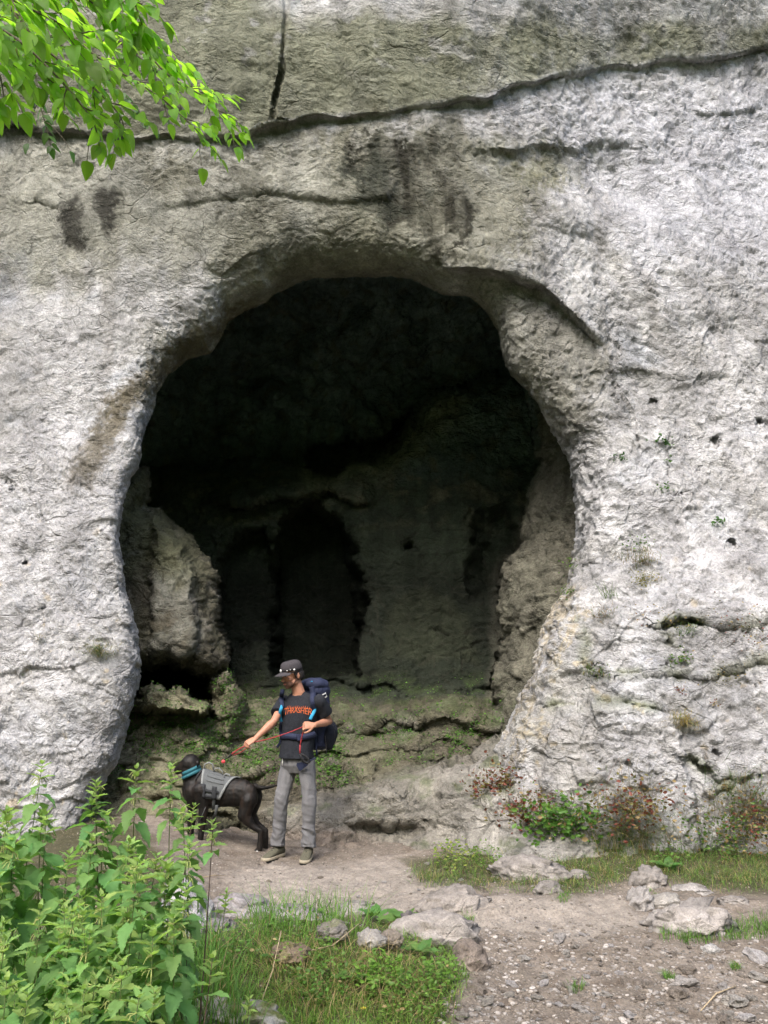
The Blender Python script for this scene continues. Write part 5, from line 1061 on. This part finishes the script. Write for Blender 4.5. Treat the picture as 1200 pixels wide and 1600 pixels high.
for a in [
 ('tuft', 1004, 878, 14, 260, .11, G1, .8, 'brown dead grass tuft hanging on the cliff above the yellow moss', 'grass tuft', .9, .02, (.26, .19, .12)),
 ('leaf', 1010, 908, 13, 320, .03, ((.20, .18, .03), (.12, .12, .03)), .2, 'yellow-green moss cushion under the brown tuft on the right buttress', 'moss', .9, .014),
 ('leaf', 1000, 852, 12, 90, .04, G1, .1, 'small green plant right above the brown dead tuft', 'plant', .9, .02),
 ('tuft', 952, 935, 6, 50, .16, G1, .1, 'thin upright green grass on the shoulder of the buttress', 'grass tuft', .4),
 ('tuft', 944, 962, 12, 150, .10, G1, .8, 'dry brownish grass on the shoulder below the thin green blades', 'grass tuft', .9, .02, (.28, .2, .14)),
 ('tuft', 1066, 1128, 10, 300, .12, G1, .85, 'straw-coloured grass tuft drooping from the lower right cliff', 'grass tuft', 1.0, .02, (.42, .32, .16)),
 ('tuft', 154, 1018, 11, 320, .11, G1, .6, 'drooping tan and green grass tuft on the left pillar', 'grass tuft', 1.0, .02, (.34, .27, .14)),
 ('tuft', 64, 998, 5, 50, .05, G1, .8, 'tiny dry tuft on the far left of the left pillar', 'grass tuft'),
 ('leaf', 1032, 688, 8, 40, .05, ((.05, .12, .03),), 0, 'small dark fern in the long crack high on the right face', 'fern', .9, .03),
 ('leaf', 1040, 722, 6, 26, .04, ((.07, .14, .03),), 0, 'middle fern of the long crack high on the right face', 'fern', .9, .025),
 ('leaf', 1044, 766, 7, 36, .05, ((.07, .15, .03),), 0, 'lowest fern of the long crack high on the right face', 'fern', .9, .028),
 ('leaf', 971, 717, 7, 34, .04, ((.05, .12, .03),), 0, 'small green rosette on bare rock left of the long crack', 'plant', .9, .028),
 ('leaf', 1121, 820, 7, 22, .03, ((.05, .11, .03),), 0, 'small green star-shaped rosette on the open rock at right', 'plant', .9, .035),
 ('leaf', 904, 886, 14, 60, .04, G1, .1, 'pale green leaves at the top of the diagonal shoulder', 'plant', .9, .022),
 ('leaf', 893, 930, 9, 110, .03, G1, .1, 'green moss strip on the diagonal shoulder', 'moss', .9, .018),
 ('tuft', 934, 1052, 12, 200, .08, G1, .25, 'green grass and herbs over the low crack of the buttress', 'grass tuft'),
 ('leaf', 1062, 985, 18, 120, .03, ((.13, .14, .03), (.07, .12, .03)), .2, 'yellow-green moss in the horizontal crack on the right', 'moss', .9, .016),
 ('tuft', 1072, 990, 9, 50, .12, G1, .1, 'light green blades growing out of the horizontal crack', 'grass tuft', .6),
 ('leaf', 1064, 1032, 12, 110, .03, G1, .1, 'green patch just below the horizontal crack', 'plant', .9, .02),
 ('leaf', 1140, 1058, 20, 120, .02, ((.10, .10, .03), (.06, .08, .02)), .3, 'dark moss lining the right-hand crack at the picture edge', 'moss', .9, .015),
 ('leaf', 1150, 972, 26, 130, .05, RED, .2, 'reddish herb robert trailing along the crack at right', 'plant', .9, .014),
 ('leaf', 1185, 1010, 20, 120, .06, RED, .1, 'dark red stems and leaves at the right picture edge', 'plant', .9, .014),
 ('leaf', 1010, 970, 20, 100, .04, RED, .5, 'faded red plants on the ledge left of the horizontal crack', 'plant', .9, .013),
 ('leaf', 1062, 1080, 6, 60, .04, RED, .2, 'small dark red plant hanging below the green patch', 'plant', .9, .014),
 ('leaf', 1118, 1100, 6, 36, .04, RED, .4, 'small brown-red sprig on the bare lower right rock', 'plant', .9, .013),
 ('leaf', 800, 1232, 24, 560, .14, RED, .15, 'bright red herb robert at the left foot of the buttress', 'plant', .9, .028),
 ('leaf', 836, 1268, 24, 560, .18, RED, .15, 'red and yellow herbs beside the foot of the buttress', 'plant', .9, .028),
 ('leaf', 990, 1262, 34, 620, .24, RED, .35, 'brownish red herbs in front of the middle of the buttress foot', 'plant', .9, .026),
 ('leaf', 1176, 1290, 34, 700, .30, RED, .35, 'red-stemmed herb thicket at the right picture edge', 'plant', .9, .02),
 ('leaf', 880, 1286, 30, 700, .16, ((.07, .16, .03), (.10, .20, .035)), .05, 'bright green leafy plants under the buttress', 'plant', .9, .036),
 ('tuft', 985, 1290, 46, 700, .26, G1, .4, 'tall mixed grass standing against the buttress foot', 'grass tuft', .7),
 ('tuft', 1170, 1250, 34, 420, .26, G1, .5, 'tall yellowing grass at the far right against the cliff', 'grass tuft', .7),
 ('leaf', 1135, 1300, 40, 600, .2, G1, .3, 'green herbs in front of the right-hand cliff foot', 'plant', .9, .022),
 ('tuft', 40, 1050, 8, 50, .05, G1, .5, 'small grass wisp low on the left pillar', 'grass tuft')]:
    cliff_plant(*a)
for x, y, r_, n, cl, sz_, lab in ((710, 1348, 34, 260, ((.13, .20, .03), (.20, .24, .05), (.09, .15, .03)), .030, 'yellow-green leafy herbs at the left end of the grass bank'), (760, 1352, 26, 160, ((.10, .18, .03),), .024, 'low green herbs left of the long grey slab'),
    (1050, 1350, 30, 120, ((.09, .17, .03),), .03, 'broad-leaved herbs behind the rounded brown-grey rock'), (1130, 1340, 36, 140, ((.10, .18, .04),), .026, 'green herbs on the right of the grass bank'), (470, 1470, 60, 200, ((.09, .19, .03), (.07, .14, .03)), .024, 'leafy weeds among the grass at the back of the tussock'), (690, 1540, 30, 180, ((.10, .2, .03),), .026, 'leafy weeds spilling over the right slope of the tussock'), (350, 1500, 50, 260, ((.08, .17, .03),), .026, 'leafy weeds between the nettles and the tussock'), (480, 1520, 60, 260, ((.12, .2, .035), (.09, .17, .03)), .020, 'fine small-leaved weeds on the left half of the tussock'), (640, 1590, 60, 260, ((.12, .22, .035), (.09, .17, .03)), .022, 'small-leaved weeds at the bottom edge right of the yellow flower'), (590, 1545, 40, 360, ((.13, .25, .035), (.10, .2, .03)), .026, 'bright clover-like leaves in the foreground tussock'), (500, 1560, 50, 200, ((.08, .17, .03),), .022, 'darker small leaves left of the yellow flower'), (650, 1560, 36, 160, ((.09, .18, .03),), .022, 'small leaves at the right side of the tussock')):
    a = rng.uniform(0, 6.3, n); q = rng.random(n)**.5*r_; pos = gpv(x+q*np.cos(a), y+q*.6*np.sin(a)); pos[:, 2] += rng.uniform(.02, .13, n); v_, f_, c_ = leaflets(pos, np.full(n, sz_), gcols(n, cl, .03), None, .5)
    fol('low_plant', npmesh('low_plant', v_, f_, M_leafy, False, c_), gp(x, y), lab, 'plant')

# single large leaves are objects of their own
def basis(o, d, up):
    d = d.normalized(); s = d.cross(up).normalized(); u = s.cross(d); return Matrix(((s.x, d.x, u.x, o.x), (s.y, d.y, u.y, o.y), (s.z, d.z, u.z, o.z), (0, 0, 0, 1)))
def leaf_mesh(name, mat, teeth, wid, nl=7, fold=.18, curl=-.18, heart=0, seed=0, wave=.03):
    """unit-length leaf: midrib along +y, blade folded about it, serrated edge"""
    V_ = []; F_ = []; nT_ = teeth*2 if teeth else nl; r_ = random.Random(seed)
    for i in range(nT_+1):
        t_ = i/nT_; w_ = wid*(math.sin(math.pi*min(t_**(.62 if not heart else .5), 1))**.85 if 0 < t_ < 1 else 0)
        if heart and t_ < .12: w_ = wid*(.55+.4*t_/.12)
        if teeth and i % 2 and t_ < .97: w_ = w_*1.13+.012
        elif teeth: w_ *= .92
        z_ = curl*t_*t_; y_ = t_-(.06*heart*(t_ < .01)); 
        for sx in (-1, -.5, 0, .5, 1):
            V_.append((sx*w_, y_+(.03 if teeth and abs(sx) == 1 and i % 2 else 0)-(.07*heart if abs(sx) == 1 and t_ < .13 else 0), z_+abs(sx)*w_*fold-(.014 if sx == 0 else 0)+wave*math.sin(t_*14+sx*2+seed)*abs(sx)+(.012*(i % 2) if abs(sx) == .5 else 0)))
    F_ = [tuple(f) for f in gridfaces(nT_+1, 5)]; me = bpy.data.meshes.new(name); me.from_pydata(V_, [], F_); me.materials.append(mat); me.polygons.foreach_set('use_smooth', [True]*len(F_)); me.update(); return me
M_net = [leaf_mat('nettle_leaf', (.115, .235, .07), (.26, .52, .09), .38, .5, .25, .0006), leaf_mat('young_nettle_leaf', (.20, .32, .09), (.38, .6, .1), .42, .5, .25, .0006)]
nettle_big = [leaf_mesh('leaf', M_net[0], 9, .30, heart=1, seed=k, curl=-.25-.1*k, fold=.15+.1*k) for k in range(3)]
nettle_small = [leaf_mesh('leaf', M_net[1], 6, .26, heart=1, seed=k+5, curl=-.15, fold=.35) for k in range(2)]
M_stem = simple('green_stem', (.09, .13, .04), .7, 80, .3, .0005); M_stem2 = simple('purple_brown_stem', (.07, .045, .035), .7, 80, .3, .0005); M_tas = simple('yellow_green_catkins', (.24, .27, .09), .9, 200, .3, .001)
def leafobj(me, root, mw, s):
    o = bpy.data.objects.new('leaf', me); col.objects.link(o); o.parent = root; o.matrix_parent_inverse = Matrix.Identity(4)
    o.matrix_local = Matrix.Translation(-root.location) @ mw @ Matrix.Diagonal((s, s, s, 1)); return o
def nettle(x, y, Yd, lab, hgt=None, pairs=9, scale=1.0, stem=None, lean=None, first=.0):
    tip = PV(x, y, Yd); lean = lean or Vector((random.uniform(-.10, .10), random.uniform(-.08, .08), 0)); gz = float(ground_z(tip.x, tip.y)); base = Vector((tip.x, tip.y, gz))+lean*(-2.0)
    root = empty('nettle_plant', base, lab, 'nettle', 'nettles in the lower left corner'); L = (tip-base).length
    def S(t_): return base.lerp(tip, t_)+Vector((lean.x, lean.y, 0))*(math.sin(t_*math.pi)*.35)
    m = MB(); m.tube([S(k/8) for k in range(9)], [.0042*(1-.65*k/8) for k in range(9)], 6); child('stem', m.mesh('stem', stem or M_stem), root)
    tas = MB(); ang = random.uniform(0, 3.14); dist = .004; k = 0
    while k < pairs:
        t_ = 1-dist/L
        if t_ < .05: break
        p = S(t_); size = (.028+.108*min(1, dist/.30)**.75)*scale*random.uniform(.85, 1.12); ang += math.pi/2+random.uniform(-.25, .25)
        for sd in (0, math.pi):
            a = ang+sd; elev = .75-1.15*min(1, dist/.25)+random.uniform(-.25, .25); d = Vector((math.cos(a)*math.cos(elev), math.sin(a)*math.cos(elev), math.sin(elev)))
            pet = p+d*size*.22; up = Vector((0, 0, 1))+Vector((random.uniform(-.3, .3), random.uniform(-.3, .3), 0)); me = random.choice(nettle_big if dist > .10 else nettle_small); leafobj(me, root, basis(pet, d+Vector((0, 0, -.35*min(1, dist/.2))), up), size); tas.tube([p, pet], .0012, 4, cap=False)
            if .02 < dist < .30 and random.random() < .28:
                q = p.copy(); 
                for j in range(3):
                    q2 = p+Vector((math.cos(a+.5+j*.5), math.sin(a+.5+j*.5), -.1-.25*j)).normalized()*random.uniform(.02, .045)*scale; tas.tube([p, p.lerp(q2, .6)+Vector((0, 0, .006)), q2-Vector((0, 0, .008))], [.001, .002, .0014], 5, cap=False)
        dist += (.016+.05*min(1, dist/.25))*scale*1.05; k += 1
    st = child('flower_tassels', tas.mesh('flower_tassels', M_tas), root); st['kind'] = 'stuff'
special = [((286, 1262, 3.45), 'nettle whose leaves overlap the chest of the dog', dict(scale=.95)), ((296, 1318, 3.2), 'nettle right of the thicket covering the front paws of the dog', dict(scale=.9)), ((66, 1193, 3.75), 'tallest nettle at the far left, its tip against the pale left pillar', dict(pairs=11)), ((213, 1200, 3.7), 'nettle whose tip stands out under the left edge of the cave mouth', dict()), ((268, 1196, 3.6), 'slender nettle just left of the dog, its tip beside the dog head', dict(scale=.85)),
 ((303, 1258, 3.3), 'slender nettle sprig in front of the front legs of the dog', dict(scale=.75, pairs=7, stem=M_stem2)), ((333, 1284, 3.25), 'rightmost slender nettle sprig in front of the dog belly', dict(scale=.72, pairs=7, stem=M_stem2)), ((354, 1394, 3.6), 'small nettle in front of the low pale rock', dict(scale=.7, pairs=6)),
 ((332, 1496, 2.9), 'dark-stemmed nettle standing alone right of the thicket', dict(scale=.9, stem=M_stem2, pairs=6)), ((390, 1560, 3.1), 'short nettle over the mossy rock at the bottom edge', dict(scale=.7, pairs=5)), ((150, 1222, 3.6), 'nettle between the left pillar and the cave mouth', dict()), ((12, 1268, 3.3), 'nettle at the left picture edge, half cut off', dict()), ((215, 1345, 2.85), 'nettle with a broad pale flowering tip in the middle of the thicket', dict(scale=1.05))]
for (x, y, Yd), lab, kw in special: nettle(x, y, Yd, lab, **kw)
NP = [(-60, 1300), (30, 1255), (70, 1262), (130, 1238), (190, 1228), (240, 1232), (262, 1275), (285, 1330), (300, 1400), (300, 1470), (270, 1560), (-60, 1600)]
xs, ys = in_poly(NP, 62, 2); o_ = np.argsort(ys)
for x, y in zip(xs[o_], ys[o_]): nettle(x, y, 3.75-(y-1230)/370*1.45+random.uniform(-.15, .15), 'leafy green nettle packed among its neighbours in the lower left thicket', pairs=10, scale=random.uniform(.85, 1.15))
# butterbur-like broad leaves, dandelion, twigs
M_broad = leaf_mat('broad_leaf', (.085, .18, .045), (.2, .4, .06), .35, .5, .2, .0008); broad = [leaf_mesh('leaf', M_broad, 0, .34, 10, .12, -.3, heart=1, seed=k+20, wave=.05) for k in range(2)]
for x, y, n, s, lab in ((628, 1448, 6, .13, 'broad-leaved plant against the dark rock splinter'), (700, 1478, 6, .12, 'broad-leaved plant at the right end of the tussock'), (545, 1545, 5, .07, 'small round-leaved plant near the yellow flower'), (585, 1440, 4, .11, 'broad-leaved plant behind the tussock left of the splinter'), (430, 1512, 3, .06, 'single round leaves beside the flat dry brown rock'), (1045, 1362, 5, .11, 'broad grey-green leaves on the grass bank at right'), (655, 1500, 6, .09, 'low broad-leaved plant lying over the right slope of the tussock'), (905, 1318, 5, .12, 'broad dark green leaves below the bright green leafy plants')):
    b = gp(x, y); root = empty('broad_leaf_plant', b, lab, 'plant', 'broad-leaved plants by the path')
    for k in range(n):
        a = 6.28*k/n+random.uniform(-.3, .3); d = Vector((math.cos(a), math.sin(a)*.8, random.uniform(.25, .9))); leafobj(random.choice(broad), root, basis(b+Vector((d.x*.03, d.y*.03, .03+.02*k/n)), d, Vector((0, -.2, 1))), s*random.uniform(.75, 1.15))
M_yel = simple('yellow_petals', (.75, .60, .02), .6, 80, .1, .0003)
b = gp(568, 1590); root = empty('yellow_flower', b, 'single bright yellow flower low in the foreground grass', 'flower'); top = PV(568, 1577, b.y-.01)
m = MB(); m.tube([b-Vector((0, 0, .02)), b.lerp(top, .5)+Vector((.006, 0, 0)), top], .0015, 6); child('stem', m.mesh('stem', M_stem), root)
for lay in range(2):
    for k in range(9):
        a = 6.28*(k+lay*.5)/9; d = Vector((math.cos(a), math.sin(a), .35+.5*lay)).normalized(); s_ = Vector((-math.sin(a), math.cos(a), 0)); L_ = .017-.004*lay; m = MB(); m.add([top, top+d*L_*.6+s_*.004, top+d*L_, top+d*L_*.6-s_*.004], [(0, 1, 2, 3)]); child('petal', m.mesh('petal', M_yel), root)
m = MB(); m.ell(top+Vector((0, 0, .003)), (.005, .005, .004)); child('flower_centre', m.mesh('flower_centre', M_yel), root)
M_twig = simple('dry_straw', (.34, .27, .17), .8, 90, .3, .0006)
for pts, r_, lab in ((((560, 1476, .10), (520, 1498, .07), (470, 1512, .05), (440, 1512, .02)), .0028, 'long dry stalk lying across the tussock'), (((438, 1508, .16), (425, 1545, .08), (405, 1592, .04)), .0026, 'straight dry stalk leaning at the left of the tussock'), (((1150, 1545, .012), (1120, 1562, .015), (1095, 1585, .012)), .004, 'thin dry stick lying on the gravel at right'), (((312, 1382, .04), (335, 1376, .03), (352, 1372, .015)), .003, 'short pale stick by the pointed rock')):
    P_ = [gp(x, y)+Vector((0, 0, z_)) for x, y, z_ in pts]; m = MB(); m.tube(P_, [r_]*(len(P_)-1)+[r_*.5], 6); tag(link('dry_stalk', m.mesh('dry_stalk', M_twig)), lab, 'twig')

# ================================================================= THE OVERHANGING BRANCHES
M_bl = leaf_mat('elm_leaf_painted_sunlit', (.11, .24, .022), (.38, .72, .04), .58, .42, .42, .0004); M_bl2 = leaf_mat('elm_leaf_painted_shaded', (.045, .11, .02), (.12, .30, .03), .4, .42, .3, .0004)  # two copies of one leaf, sun and shade painted into their colours
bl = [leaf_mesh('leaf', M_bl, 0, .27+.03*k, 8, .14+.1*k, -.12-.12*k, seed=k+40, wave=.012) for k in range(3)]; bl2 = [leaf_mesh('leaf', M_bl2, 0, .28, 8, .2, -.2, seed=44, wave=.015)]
M_bark = simple('twig_bark', (.10, .085, .06), .85, 90, .3, .0006)
def branch(name_lab, pts, Y0, Y1, maxleaf, sub=6, size=.058, meshes=bl, dens=.021, sublen=.32, r0=.006):
    W_ = [PV(x, y, Y0+(Y1-Y0)*k/(len(pts)-1)) for k, (x, y) in enumerate(pts)]; fine = []
    for k in range(len(W_)-1):
        for j in range(8): fine.append(W_[k].lerp(W_[k+1], j/8))
    fine.append(W_[-1])
    for _ in range(8): fine = [fine[0]]+[(fine[i-1]+fine[i]*2+fine[i+1])/4 for i in range(1, len(fine)-1)]+[fine[-1]]
    root = empty('leafy_branch', fine[0], name_lab, 'branch', 'leafy branches hanging into the top left corner'); m = MB(); n = len(fine); m.tube(fine, [r0*(1-.8*k/n) for k in range(n)], 6); child('main_twig', m.mesh('main_twig', M_bark), root)
    paths = [fine]; total = (sum((fine[i+1]-fine[i]).length for i in range(n-1)))
    for k in range(sub):
        i = int(n*(.12+.80*k/sub)); t_ = (fine[min(i+2, n-1)]-fine[i-1]).normalized(); sd = 1 if k % 2 else -1; s_ = t_.cross(Vector((0, -1, .25))).normalized()*sd; L_ = sublen*(1-.45*k/sub)*random.uniform(.7, 1.2); q = [fine[i]]
        for j in range(7): dv = (t_*.8+s_*(.75-.06*j)+Vector((random.uniform(-.15, .15), random.uniform(-.35, .35), -.06*j))).normalized(); q.append(q[-1]+dv*L_/7)
        m = MB(); m.tube(q, [.0026*(1-.7*j/7) for j in range(8)], 5); child('side_twig', m.mesh('side_twig', M_bark), root); paths.append(q)
    cnt = 0
    for q in paths:
        acc = 0; sd = 1; flatn = Vector((random.uniform(-.25, .25), -.55, .8)).normalized()
        for i in range(len(q)-1):
            seg = (q[i+1]-q[i]); l_ = seg.length; t_ = seg.normalized(); acc += l_
            while acc > dens and cnt < maxleaf:
                acc -= dens; p = q[i].lerp(q[i+1], random.random()); sd = -sd; s_ = t_.cross(flatn).normalized()*sd; d = t_*.75+s_*.7+Vector((random.uniform(-.25, .25), random.uniform(-.25, .25), random.uniform(-.45, .05)))
                up = (flatn+Vector((random.uniform(-.6, .6), random.uniform(-.6, .6), random.uniform(-.3, .3)))).normalized(); leafobj(random.choice(meshes), root, basis(p+d.normalized()*.006, d, up), size*random.uniform(.65, 1.2)); cnt += 1
        d = (q[-1]-q[-2]).normalized(); leafobj(random.choice(meshes), root, basis(q[-1], d+Vector((0, 0, -.2)), flatn), size)
BR = [('branch whose leaves reach lowest, ending in a hanging spray near the middle of the ledge', [(-80, -60), (60, 10), (150, 90), (250, 150), (310, 205), (345, 248)], 2.3, 2.5, 60, 7, .052, .20),
 ('branch reaching furthest right, its tip over the dark hole under the ledge', [(100, -90), (190, 30), (260, 120), (320, 150), (350, 185), (384, 212)], 2.4, 2.6, 60, 7, .050, .18),
 ('branch tip standing out to the right just above the longest one', [(180, 60), (260, 125), (310, 145), (365, 150)], 2.5, 2.6, 22, 3, .046, .12),
 ('branch bending down in the left with its lowest leaf over the pale rock', [(-80, 0), (30, 60), (100, 130), (148, 190), (155, 228)], 2.1, 2.2, 44, 5, .056, .20),
 ('branch with a second low spray left of the middle one', [(-40, -60), (60, 70), (140, 130), (190, 180), (196, 215)], 2.2, 2.3, 50, 5, .056, .20),
 ('branch at the very left edge of the picture', [(-100, 10), (-40, 60), (0, 110), (8, 165)], 1.9, 2.0, 30, 4, .062, .2),
 ('top branch above the others with leaves in full light', [(20, -100), (110, -20), (190, 30), (245, 80), (278, 112)], 2.1, 2.3, 60, 6, .060, .2),
 ('branch crossing the top edge to the right', [(80, -120), (160, -50), (210, 0), (225, 50)], 2.0, 2.1, 40, 5, .060, .2),
 ('thick leafy branch in the upper left corner', [(-120, -80), (-20, -20), (80, 30), (160, 70)], 1.8, 2.0, 60, 6, .062, .22),
 ('branch filling the corner just under the thick one', [(-120, 10), (-30, 60), (60, 110), (120, 160)], 2.1, 2.3, 60, 6, .058, .22), ('branch with large leaves near the top edge', [(-20, -120), (60, -50), (140, 0), (215, 60)], 1.9, 2.1, 60, 6, .066, .2),
 ('corner branch behind the thick one', [(-120, -20), (-20, 30), (90, 70), (190, 120)], 2.3, 2.5, 60, 6, .058, .22)]
for lab, pts, Ya_, Yb_, mxl, sb, sz_, sl in BR: branch(lab, pts, Ya_, Yb_, int(mxl*1.7), sb+1, sz_*1.1, sublen=sl)
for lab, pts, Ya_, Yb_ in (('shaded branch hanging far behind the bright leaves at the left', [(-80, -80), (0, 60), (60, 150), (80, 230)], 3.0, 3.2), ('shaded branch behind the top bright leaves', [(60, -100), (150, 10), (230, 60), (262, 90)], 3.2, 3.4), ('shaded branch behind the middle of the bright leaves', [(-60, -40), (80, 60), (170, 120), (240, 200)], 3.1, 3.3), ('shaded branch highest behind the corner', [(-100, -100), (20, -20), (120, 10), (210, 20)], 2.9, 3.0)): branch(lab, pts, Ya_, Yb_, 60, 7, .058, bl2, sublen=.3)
